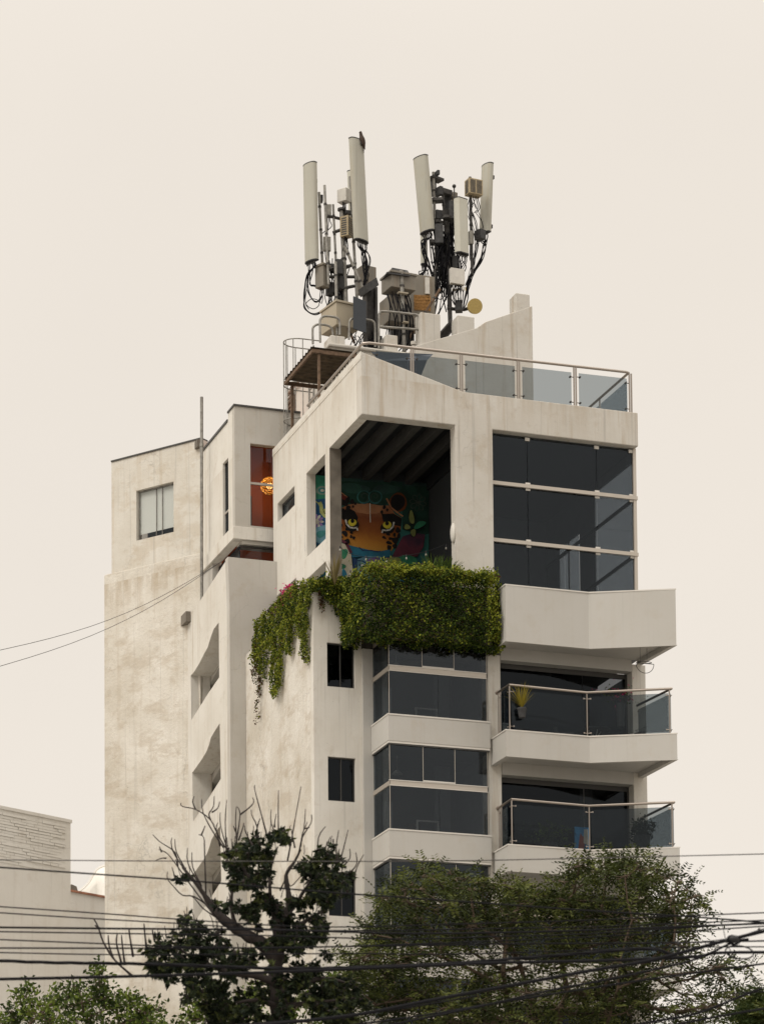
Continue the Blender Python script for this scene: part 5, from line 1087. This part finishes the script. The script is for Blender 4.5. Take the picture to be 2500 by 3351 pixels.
def clump_tree(name, label, trunk, clumps, dist, depth, mats, barkm, per, ls, leaf='pinnate', twig=7, asp=.34, r_tip=.006, wts=(.35, .45, .2), root_r=None, group=None):
    """clumps: (px, py, radius px, density) seen at that distance"""
    t = thing(name, (trunk[0].x, trunk[0].y, 0), label, 'tree', group)
    k = dist/F; sub_ = []
    for (x, y, r, *dn_) in clumps:
        m_ = 4 if r > 40 else 2
        for q_ in range(m_):
            a_ = random.uniform(0, 6.28); e_ = r*random.uniform(.25, .85)
            sub_.append((x+e_*math.cos(a_)*1.05, y+e_*math.sin(a_)*.8, r*random.uniform(.38, .66), *dn_))
    clumps = [(x, y+16, *rest) for x, y, *rest in sub_] if name == 'small_bright_tree' else sub_
    mb = MB(); cs = []
    for (x, y, r, *dn_) in clumps:
        off = rng.uniform(-depth, depth); c = onD(x, y, dist+off); cs.append((np.array(c), r*k*(1+off/dist), dn_[0] if dn_ else 1.0))
    tg = [c for c, r, d_ in cs]; nodes, par = grow(trunk, tg, mb, r_tip*1.3, .40, .12)
    C, D, S, MI = [], [], [], []; tone = []
    for ci, (c, r, den) in enumerate(cs):
        ct_ = int(twig*max(1, r/.35)); bias = rng.normal(0, .24)
        for j in range(ct_):
            v = rng.normal(size=3); v /= np.linalg.norm(v); e = c+v*r*rng.uniform(.5, 1.12)*np.array([1.25, 1.0, .62])
            mid = (c+e)/2+rng.normal(0, r*.12, 3); mb.tube([c, mid, e], [r_tip*1.3, r_tip, r_tip*.5], 4, caps=False)
            ns = max(1, int(per*den*rng.uniform(.6, 1.4)))
            for q_ in range(ns):
                s_ = rng.uniform(.25, 1.0); b = (c*(1-s_)+e*s_)+rng.normal(0, r*.13, 3); dd = v*.8+rng.normal(0, .7, 3)+np.array([0, 0, -.1])
                tn = rng.uniform(0, 1)+bias+.18*v[2]
                m_ = 0 if tn < wts[0] else (1 if tn < wts[0]+wts[1] else 2)
                if leaf == 'pinnate': a_, b_, s2 = spray_points(b, dd, ls*rng.uniform(3.2, 5), 6, ls, asp)
                elif leaf == 'palmate':
                    n_ = 5; dd /= np.linalg.norm(dd); fan = rng.normal(size=3); fan -= dd*fan.dot(dd); fan /= np.linalg.norm(fan); an = np.linspace(-1.15, 1.15, n_)
                    a_ = np.repeat(b[None], n_, 0); b_ = dd*np.cos(an)[:, None]+fan*np.sin(an)[:, None]+np.array([0, 0, -.25]); s2 = ls*(1-.3*np.abs(an)/1.15)*rng.uniform(.7, 1.2)
                else: a_, b_, s2 = b[None]+rng.normal(0, ls*.8, (3, 3)), dd[None]+rng.normal(0, .6, (3, 3)), ls*rng.uniform(.7, 1.2, 3)
                C.append(a_); D.append(b_); S.append(s2); MI.append(np.full(len(a_), m_))
    if root_r: mb.tube(trunk, root_r, 9)
    mb.build('trunk', barkm, t, smooth='all')
    leaf_mesh('crown', np.vstack(C), np.vstack(D), np.concatenate(S), mats, np.concatenate(MI), t, asp if leaf != 'palmate' else .42, .35)
    return t
# feathery tree in front of the balconies
FT = 47.0
fcl = [(2010, 2815, 60, .8), (1960, 2840, 70, .8), (1900, 2880, 70, .8), (2060, 2850, 70, .7), (2130, 2870, 60, .7), (1860, 2920, 80, .9), (2180, 2890, 50, .5), (2230, 2925, 60, .4), (2275, 2960, 45, .35), (2100, 2930, 90, .9), (1990, 2940, 100, 1), (1720, 2905, 60, .8), (1660, 2900, 50, .7), (1590, 2895, 50, .9), (1530, 2880, 60, .9), (1470, 2872, 55, .9), (1400, 2862, 45, .7), (1380, 2840, 22, .5), (1350, 2900, 60, .9), (1290, 2925, 45, .8), (1250, 2930, 25, .6), (1265, 2960, 30, .6), (1450, 2930, 90, 1.1), (1560, 2950, 100, 1.1), (1660, 2970, 100, 1.1), (1760, 2970, 90, 1), (1860, 3000, 110, 1.1), (2000, 3030, 120, 1), (2120, 3020, 100, .8), (2200, 3010, 70, .5), (2250, 3060, 50, .35), (2230, 3000, 50, .4), (1350, 3000, 90, 1.1), (1480, 3040, 110, 1.1), (1620, 3060, 120, 1.1), (1760, 3080, 120, 1.1), (1900, 3100, 120, 1.1), (2050, 3110, 110, .9), (1270, 3060, 55, .9), (1215, 3065, 35, .7), (1195, 3040, 25, .5), (1300, 3110, 90, 1), (1400, 3140, 110, 1), (1540, 3160, 110, .8), (1680, 3180, 110, .75), (1830, 3200, 120, .9), (1980, 3210, 120, 1), (2120, 3200, 100, .9), (2230, 3180, 80, .7), (2320, 3170, 65, .6), (2390, 3185, 50, .5), (2440, 3165, 35, .4), (2180, 3120, 70, .5), (1180, 3130, 50, .8), (1165, 3180, 45, .8), (1230, 3190, 80, 1), (1330, 3220, 100, 1), (1450, 3250, 110, 1), (1600, 3270, 110, .8), (1760, 3290, 120, .9), (1920, 3300, 120, 1), (2070, 3290, 110, .9), (2200, 3280, 90, .7), (2300, 3270, 80, .6), (2380, 3290, 70, .5), (1200, 3270, 90, 1), (1290, 3310, 100, 1), (1400, 3340, 100, 1), (1550, 3345, 110, .9), (1700, 3350, 110, .9), (1850, 3360, 110, 1), (2000, 3360, 110, 1), (2150, 3350, 100, .8), (2290, 3350, 80, .7), (2420, 3330, 50, .5)]
fcl = [(x, y+12, r*.85, d_*.6) if (x < 1780 and y < 2935) else ((x, y, r, d_*.6) if x > 2150 else (x, y, r, d_)) for x, y, r, d_ in fcl]
tk = [onD(1790, 4500, FT), onD(1800, 3900, FT), onD(1770, 3500, FT), onD(1740, 3300, FT+.5)]
tk[0].z = 0
clump_tree('feathery_tree', 'broad feathery-leaved tree covering the foot of the balconies', tk, fcl, FT, 1.3, [M['f_dark'], M['f_mid'], M['f_lite']], M['bark2'], 3.1, .088, twig=8, asp=.36, root_r=[.24, .2, .15, .1], r_tip=.0065)
# small bright trees at the bottom edge
scl = [(82, 3232, 22), (70, 3260, 40), (110, 3285, 45), (60, 3310, 60), (20, 3330, 50), (130, 3330, 60), (185, 3262, 30), (230, 3215, 30), (215, 3250, 40), (200, 3310, 60)]
tk = [onD(120, 4300, 56), onD(120, 3700, 56), onD(110, 3420, 56)]; tk[0].z = 0
clump_tree('small_bright_tree', 'small bright green tree in front of the brick neighbour', tk, scl, 56, .8, [M['b_dark'], M['b_mid'], M['b_lite']], M['bark2'], 3.6, .10, 'simple', 6, .5, root_r=[.12, .1, .07], group='small green trees along the bottom')
scl = [(318, 3170, 24), (300, 3195, 34), (340, 3215, 36), (270, 3235, 40), (310, 3260, 55), (370, 3265, 45), (260, 3300, 55), (340, 3320, 60), (420, 3290, 50), (410, 3340, 60), (480, 3320, 60), (470, 3360, 60), (540, 3340, 55), (400, 3240, 30), (440, 3262, 35)]
tk = [onD(350, 4300, 54), onD(350, 3700, 54), onD(345, 3420, 54)]; tk[0].z = 0
clump_tree('small_bright_tree', 'taller bright green tree beside the low cracked wall', tk, scl, 54, .8, [M['b_dark'], M['b_mid'], M['b_lite']], M['bark2'], 3.6, .10, 'simple', 6, .5, root_r=[.13, .11, .07], group='small green trees along the bottom')
scl = [(620, 3330, 60), (700, 3250, 50), (690, 3310, 60), (770, 3290, 50), (850, 3240, 40), (760, 3345, 60), (860, 3330, 60), (950, 3280, 50), (1010, 3250, 45), (1060, 3210, 36), (1100, 3190, 30), (1130, 3230, 40), (1060, 3290, 60), (960, 3350, 60), (1130, 3300, 60), (1080, 3350, 60), (640, 3260, 40), (1150, 3180, 24)]
tk = [onD(860, 4300, 52), onD(860, 3700, 52), onD(860, 3420, 52)]; tk[0].z = 0
clump_tree('small_bright_tree', 'bright green tree glimpsed behind the dark trunk', tk, scl, 52, .8, [M['b_dark'], M['b_mid'], M['b_lite']], M['bark2'], 3.6, .10, 'simple', 6, .5, root_r=[.13, .11, .07], group='small green trees along the bottom')
scl = [(2490, 3270, 30), (2500, 3310, 40), (2470, 3330, 30), (2520, 3340, 50), (2530, 3290, 40)]
tk = [onD(2520, 4300, 44), onD(2520, 3700, 44), onD(2520, 3400, 44)]; tk[0].z = 0
clump_tree('corner_tree', 'green tree just entering the picture at its bottom corner beside the cables', tk, scl, 44, .5, [M['b_dark'], M['f_mid'], M['f_lite']], M['bark2'], 8, .08, twig=10, root_r=[.1, .09, .06])
# the knobbly half-bare tree
DT = 32.0
def zc(P, o=(500, 2500), s=2.065, d0=0.0, dj=.25):
    d = DT+d0+random.uniform(-dj, dj); return [onD(o[0]+x/s, o[1]+y/s, d+random.uniform(-.04, .04)) for x, y in P]
dt = thing('half_bare_tree', (*(onD(921, 3351, DT).xy), 0), 'dark knobbly half-bare tree with upward twigs in front of the white walls', 'tree')
tb_ = MB(); kk = DT/F
def limb(P, r, d0=0.0, dj=.25, o=(500, 2500), s=2.065, sub=4):
    Q = zc(P, o, s, d0, dj); Q = smooth_path(Q, sub); n_ = len(Q)
    rr = np.interp(np.linspace(0, 1, n_), np.linspace(0, 1, len(r)), r)*kk/s*.5
    rr = [max(float(x)*(1+.10*math.sin(i*1.9)+random.uniform(-.06, .06)), .004) for i, x in enumerate(rr)]; tb_.tube(Q, rr, 8)
gb = onD(921, 3351, DT); gb.z = 0
tb_.tube([gb, onD(925, 3900, DT), onD(921, 3420, DT)], [.28, .2, .16], 12)
limb([(870, 1900), (850, 1650), (830, 1400), (850, 1200), (830, 1020), (800, 900)], [120, 112, 100, 92, 70, 34], 0, 0)
limb([(830, 1330), (740, 1220), (640, 1165), (540, 1100), (450, 1030), (390, 950), (300, 820), (200, 700)], [96, 88, 80, 74, 66, 46, 26, 16], 0, 0)
limb([(850, 1230), (910, 1060), (920, 900), (900, 760), (960, 660), (1000, 580)], [70, 52, 40, 26, 18, 12], 0, 0)
limb([(900, 1180), (1000, 1090), (1090, 1030), (1190, 975)], [50, 36, 24, 10], 0, .1)
limb([(560, 1110), (530, 960), (545, 800), (550, 640)], [36, 26, 18, 10], 0, .1); limb([(800, 940), (790, 820), (800, 700), (845, 560)], [30, 22, 16, 10]); limb([(820, 1000), (720, 880), (640, 760), (600, 640)], [34, 22, 15, 9]); limb([(930, 1000), (1010, 880), (1080, 760), (1110, 640)], [30, 22, 15, 9]); limb([(1080, 800), (1180, 740), (1260, 680)], [18, 13, 8])
limb([(860, 1500), (720, 1440), (560, 1420), (400, 1370), (250, 1300), (140, 1220)], [70, 50, 38, 28, 18, 10], -.3, .1); limb([(860, 1560), (1000, 1500), (1150, 1450), (1300, 1480)], [60, 40, 26, 12], -.3, .1); limb([(840, 1640), (700, 1600), (560, 1620)], [44, 28, 14], -.4); limb([(880, 1640), (1050, 1620), (1250, 1600)], [40, 28, 12], -.4)
twl = [[(420, 1030), (300, 880), (170, 700), (100, 610), (40, 580)], [(170, 700), (150, 600), (50, 530), (0, 480)], [(260, 780), (150, 620), (125, 540), (130, 500)], [(230, 730), (160, 600), (150, 510)], [(330, 840), (240, 680), (235, 570)], [(330, 830), (270, 700), (265, 600)], [(400, 980), (280, 900), (200, 890), (140, 830), (100, 780), (100, 730)], [(430, 1040), (340, 980), (290, 920), (250, 890)], [(360, 900), (350, 600), (345, 500), (310, 480)], [(540, 650), (440, 480), (390, 380), (290, 310), (200, 290), (190, 265)], [(290, 310), (270, 260), (280, 220)], [(480, 570), (400, 450), (340, 330), (330, 240)], [(390, 380), (380, 340), (410, 290), (415, 220)], [(400, 330), (440, 300), (452, 255)], [(510, 600), (460, 430), (455, 330)], [(500, 600), (490, 400), (500, 245)], [(570, 570), (560, 400), (565, 290)], [(560, 560), (590, 350), (570, 290)], [(590, 345), (650, 300), (682, 262), (675, 230)], [(770, 480), (730, 330), (690, 180), (690, 145)], [(720, 580), (705, 430), (670, 350), (665, 310)], [(705, 430), (725, 370)], [(690, 580), (630, 470), (620, 420)], [(850, 500), (848, 320), (850, 180)], [(840, 500), (800, 400), (800, 310)], [(820, 430), (828, 370)], [(910, 660), (940, 500), (965, 360), (1002, 155)], [(920, 720), (980, 620), (1020, 450), (1032, 305)], [(990, 600), (1010, 500), (1070, 400), (1072, 345)], [(1025, 440), (1060, 432)], [(960, 570), (935, 440)], [(1110, 660), (1120, 500), (1168, 425)], [(1120, 610), (1160, 580), (1200, 495)], [(1215, 660), (1222, 510)], [(1245, 660), (1240, 560), (1256, 450)], [(1265, 660), (1290, 570), (1320, 448)], [(1280, 700), (1332, 640), (1330, 575)], [(1360, 790), (1380, 700), (1425, 615)], [(1330, 740), (1378, 680), (1372, 600)], [(920, 710), (970, 712), (1010, 705)], [(905, 740), (930, 830), (1000, 760)], [(860, 860), (905, 760)], [(600, 640), (640, 520), (640, 460)], [(1000, 560), (1010, 480), (1045, 395)], [(60, 600), (45, 560)], [(90, 640), (60, 640), (20, 655)], [(560, 460), (545, 420)], [(455, 560), (430, 440), (440, 400)], [(330, 480), (355, 420)], [(150, 770), (130, 700)], [(580, 520), (610, 430), (615, 400)]]
for P in twl: limb(P, [12, 9.5, 7, 5.5], 0, .35, sub=3)
for P in ([(800, 1190), (690, 1090), (620, 980), (590, 890), (565, 845)], [(730, 1110), (700, 990), (705, 930)], [(750, 1120), (735, 1000), (730, 940)], [(800, 1070), (780, 950), (775, 900)], [(880, 1020), (870, 930), (865, 870)], [(930, 980), (915, 910)], [(680, 1080), (655, 1000), (650, 940)], [(600, 900), (570, 880)]): limb(P, [15, 11, 8], 0, .3, (0, 2550), 1.8356, 3)
dcl = [(850, 485, 55), (905, 490, 35), (780, 500, 40), (700, 560, 75), (600, 605, 75), (535, 580, 45), (480, 625, 45), (620, 715, 95), (700, 790, 80), (560, 700, 60), (780, 650, 65), (560, 800, 55), (1180, 600, 55), (1215, 640, 45), (1060, 680, 65), (1150, 710, 90), (1240, 770, 65), (1180, 860, 90), (1270, 900, 45), (1080, 790, 70), (1110, 900, 60), (430, 950, 32), (520, 950, 45), (620, 970, 70), (740, 920, 75), (850, 960, 75), (950, 990, 85), (1060, 1060, 90), (1120, 1130, 60), (900, 1110, 95), (1080, 1190, 65), (1150, 1290, 35), (960, 1200, 90), (700, 1060, 55), (195, 1060, 45), (250, 1130, 60), (150, 1170, 45), (310, 1180, 80), (420, 1150, 50), (430, 1230, 60), (100, 1290, 95), (230, 1300, 110), (380, 1330, 100), (540, 1290, 60), (650, 1310, 60), (560, 1380, 70), (800, 1290, 80), (910, 1280, 75), (1000, 1240, 45), (60, 1240, 50), (70, 1380, 90), (200, 1430, 100), (330, 1470, 100), (480, 1480, 90), (850, 1530, 80), (980, 1480, 100), (1100, 1490, 110), (1230, 1520, 100), (1320, 1560, 80), (1370, 1640, 70), (1230, 1640, 100), (1080, 1620, 100), (930, 1650, 90), (450, 1600, 100), (560, 1620, 80), (300, 1590, 90), (700, 1540, 70), (1330, 1720, 70), (1150, 1740, 100), (380, 1720, 90), (520, 1740, 90), (180, 780, 16), (230, 770, 14), (1040, 1400, 60), (700, 1700, 80), (850, 1740, 70)]
C, D, S, MI = [], [], [], []
ds_ = []
for (x, y, r) in dcl:
    for q_ in range(7 if r > 50 else 3):
        a_ = random.uniform(0, 6.28); e_ = r*random.uniform(.3, 1.25); ds_.append((x+e_*math.cos(a_), y+e_*math.sin(a_)*.9, r*random.uniform(.22, .44)))
        if r > 40 and q_ < 2 and y < 1250: limb([(x, y), ((x+ds_[-1][0])/2+random.uniform(-6, 6), (y+ds_[-1][1])/2), (ds_[-1][0], ds_[-1][1]), (ds_[-1][0]+random.uniform(-14, 14), ds_[-1][1]-random.uniform(30, 75))], [9, 7, 5.5, 4], 0, .3, sub=3)
for k in range(110):
    x, y, r = random.choice([d_ for d_ in dcl if d_[1] < 1350]); x += random.uniform(-r, r); y += random.uniform(-r, r); lx = random.uniform(-26, 26) + (x-720)*.04
    limb([(x, y), (x+lx*.3+random.uniform(-8, 8), y-random.uniform(25, 45)), (x+lx, y-random.uniform(60, 130))], [7, 5, 3.4], 0, .45, sub=3)
dcl = ds_
for (x, y, r) in dcl:
    off = random.uniform(-.7, .5); c = np.array(onD(500+x/2.065, 2500+y/2.065, DT+off)); rr = r/2.065*kk; bias = rng.normal(0, .14)
    nl = int(4+(r/60)**2*34)
    for j in range(nl):
        v = rng.normal(size=3); v /= np.linalg.norm(v); b = c+v*rr*rng.uniform(.05, 1.45)**.8*np.array([1.15, 1, .85]); dd = v*.7+rng.normal(0, .5, 3)+np.array([0, 0, -.35]); dd /= np.linalg.norm(dd)
        n_ = 5; fan = np.cross(dd, np.array([0, 0, 1.0])+rng.normal(0, .5, 3)); fan /= np.linalg.norm(fan)+1e-9; an = np.linspace(-1.2, 1.2, n_)
        C.append(np.repeat(b[None], n_, 0)); D.append(dd*np.cos(an)[:, None]+fan*np.sin(an)[:, None]+np.array([0, 0, -.2])); S.append(.074*(1-.25*np.abs(an)/1.2)*rng.uniform(.7, 1.25))
        tn = rng.uniform(0, 1)+bias; MI.append(np.full(n_, 0 if tn < .5 else (1 if tn < .86 else 2)))
    for j in range(4):
        v = Vector(rng.normal(size=3)).normalized(); tb_.tube([Vector(c), Vector(c)+v*rr*.5+V3(0, 0, .02), Vector(c)+v*rr], [.008, .006, .004], 5)
tb_.build('trunk', M['twig'], dt, smooth='all')
leaf_mesh('crown', np.vstack(C), np.vstack(D), np.concatenate(S), [M['d_dark'], M['d_mid'], M['d_lite']], np.concatenate(MI), dt, .46, .3)

# ------------------------------------------------------------------ overhead cables
DW = 25.0
def wire(label, P, thick, d=DW, mat='cable', twist=False):
    Q = smooth_path([onD(x, y, d) for x, y in P], 6); r = thick*.9*d/F/2
    mb = MB()
    if twist:
        L_ = [0.0]
        for a, b in zip(Q, Q[1:]): L_.append(L_[-1]+(b-a).length)
        F_ = []
        n_ = int(L_[-1]/.05); ts = np.linspace(0, L_[-1], n_); xs_ = [np.interp(ts, L_, [q_[i] for q_ in Q]) for i in range(3)]
        for ph in (0, 2.1, 4.2): mb.tube([V3(xs_[0][i], xs_[1][i]+r*.55*math.cos(ts[i]*9+ph), xs_[2][i]+r*.55*math.sin(ts[i]*9+ph)) for i in range(n_)], r*.6, 5)
    else: mb.tube(Q, r, 6)
    return tag(mb.build('overhead_cable', M[mat], None, smooth='all'), label, 'cable', 'overhead street cables')
wire('thin faint cable, topmost of all, crossing the dark tree twigs level', [(-40, 2815), (234, 2817), (512, 2819), (900, 2820), (1300, 2820), (1586, 2817), (1950, 2809), (2540, 2795)], 4, 27, 'grime')
wire('cable sloping down from the brick neighbour to just above the balcony tree middle', [(-40, 2837), (327, 2863), (600, 2882), (900, 2907), (1150, 2927), (1586, 2957), (1950, 2983), (2281, 3003), (2540, 3024)], 6.5, 25)
wire('thin cable dipping behind the dark tree then rising above the feathery tree edge', [(-40, 2966), (349, 2992), (588, 3010), (900, 3030), (1150, 3035), (1586, 3023), (1950, 3012), (2136, 3003), (2540, 2987)], 5, 26)
wire('second thin dipping cable, close below the first dipping one', [(-40, 2986), (272, 3006), (588, 3024), (900, 3043), (1200, 3047), (1586, 3041), (1950, 3034), (2281, 3021), (2540, 3012)], 5, 25.5)
wire('level thick cable, upper of the close pair over the low cracked wall', [(-40, 3036), (327, 3040), (900, 3045), (1300, 3056), (1600, 3054), (1950, 3045), (2540, 3022)], 8, 25)
wire('level thin cable, lower of the close pair over the low cracked wall', [(-40, 3050), (490, 3058), (900, 3064), (1300, 3075), (1634, 3066), (1950, 3056), (2540, 3018)], 5.5, 25.3)
wire('cable sagging midway through the dark crown and rising to the coiled splice', [(-40, 3075), (338, 3090), (600, 3100), (900, 3104), (1150, 3098), (1634, 3081), (1950, 3067), (2208, 3052), (2540, 3030)], 5.5, 25)
wire('straight level cable crossing the dark trunk below its lowest fork', [(-40, 3104), (450, 3105), (887, 3103), (1300, 3096), (1700, 3090), (2100, 3088), (2540, 3080)], 6.5, 25)
wire('slightly thinner level cable next below the straight one on the trunk', [(-40, 3118), (381, 3126), (887, 3124), (1150, 3122), (1489, 3124), (1950, 3110), (2160, 3102), (2540, 3100)], 5, 25.2)
wire('thick twisted bundle of cables ending in a curved drop beside the feathery tree', [(-40, 3144), (163, 3152), (490, 3157), (900, 3171), (1150, 3168), (1489, 3154), (1800, 3130), (1950, 3118), (2080, 3108), (2150, 3110), (2204, 3130)], 12, 24.6, twist=True)
wire('thick black cable crossing lowest over the small bright trees', [(-40, 3207), (381, 3198), (900, 3183), (1300, 3166), (1650, 3152), (1950, 3146), (2150, 3138), (2281, 3132), (2354, 3120), (2540, 3118)], 12, 24.4)
wire('thickest cable climbing diagonally across the feathery tree to the coiled splice', [(820, 3360), (1150, 3325), (1392, 3279), (1658, 3229), (1950, 3175), (2136, 3143), (2378, 3079), (2540, 3040)], 14, 24)
wire('diagonal cable just below the thickest climbing one', [(1260, 3360), (1586, 3292), (1800, 3243), (1990, 3207), (2160, 3170), (2281, 3139), (2400, 3085), (2450, 3075)], 9, 24.2)
wire('diagonal cable through the lower feathery crown, third down', [(1100, 3364), (1400, 3322), (1700, 3272), (2087, 3212), (2540, 3150)], 8, 24.3)
wire('frayed cable end climbing steeply at the bottom corner', [(2060, 3360), (2136, 3346), (2281, 3318), (2426, 3262), (2494, 3236)], 10, 24)
wire('short cable crossing the very bottom corner under the frayed end', [(2190, 3360), (2340, 3330), (2540, 3296)], 9, 23.8)
wire('bottom cable crossing the trunk foot and rising away', [(560, 3372), (863, 3349), (1080, 3332), (1300, 3304), (1560, 3262)], 6, 24.8)
wire('thin slack drop wire hanging straight down through the coiled splice', [(2362, 3018), (2376, 3080), (2400, 3130), (2440, 3180), (2540, 3262)], 3, 24, 'grime')
wire('thin wire rising from the coiled splice past a small dark knob', [(2170, 3090), (2300, 3083), (2400, 3070), (2485, 3045), (2540, 3030)], 3.5, 24)
wire('thin level wire low beside the corner tree', [(2400, 3252), (2540, 3246)], 4, 24.5)
sp_ = thing('cable_splice', onD(2400, 3075, 24), 'tangled dark splice with loose coiled loops where the cables meet against the sky', 'cable splice')
MB().ball(onD(2403, 3075, 24), .032, 10, 7, (1.5, 1, .9)).ball(onD(2376, 3080, 24), .018, 8, 6).build('splice_case', M['black'], sp_, smooth='all')
for k in range(5):
    c = onD(2402+random.uniform(-8, 8), 3078, 24); r = random.uniform(.03, .045); MB().tube([c+V3(r*math.cos(a)*1.3, 0, r*math.sin(a)) for a in np.linspace(0, 6.28, 16)], .004, 4).build('loop', M['cable'], sp_)
c = onD(2420, 3118, 24); MB().tube([c+V3(.12*math.cos(a), .02*math.sin(a), .055*math.sin(a)) for a in np.linspace(0, 6.28, 26)], .006, 5).build('loop', M['cable'], sp_)
for (x, y) in ((2220, 3089), (2220, 3110), (2484, 3045)): tag(MB().ball(onD(x, y, 24), .013, 8, 6, (1, 1, 1.4)).build('insulator', M['black'], None, smooth='all'), {3089: 'small dark knob beside the feathery tree, higher one of the two', 3110: 'small dark knob beside the feathery tree, lower one of the two', 3045: 'small dark knob on the thin wire above the splice'}[y], 'insulator')
# two thin stays running to the rear terrace
s_end = onY(725, 1838, YU+.3)
for (x, y, lab, dd_) in ((-60, 2141, 'thin dark wire from the rear terrace, upper of the two', 0), (-60, 2198, 'thin dark wire from the rear terrace, lower and slightly darker', 2)):
    a = onD(x, y, 62); P = [a.lerp(s_end, s_)-V3(0, 0, .35*math.sin(s_*math.pi)) for s_ in np.linspace(0, 1, 14)]
    tag(MB().tube(P, .0065, 5).build('stay_wire', M['grime'], None, smooth='all'), lab, 'wire', 'thin wires tied to the rear terrace')
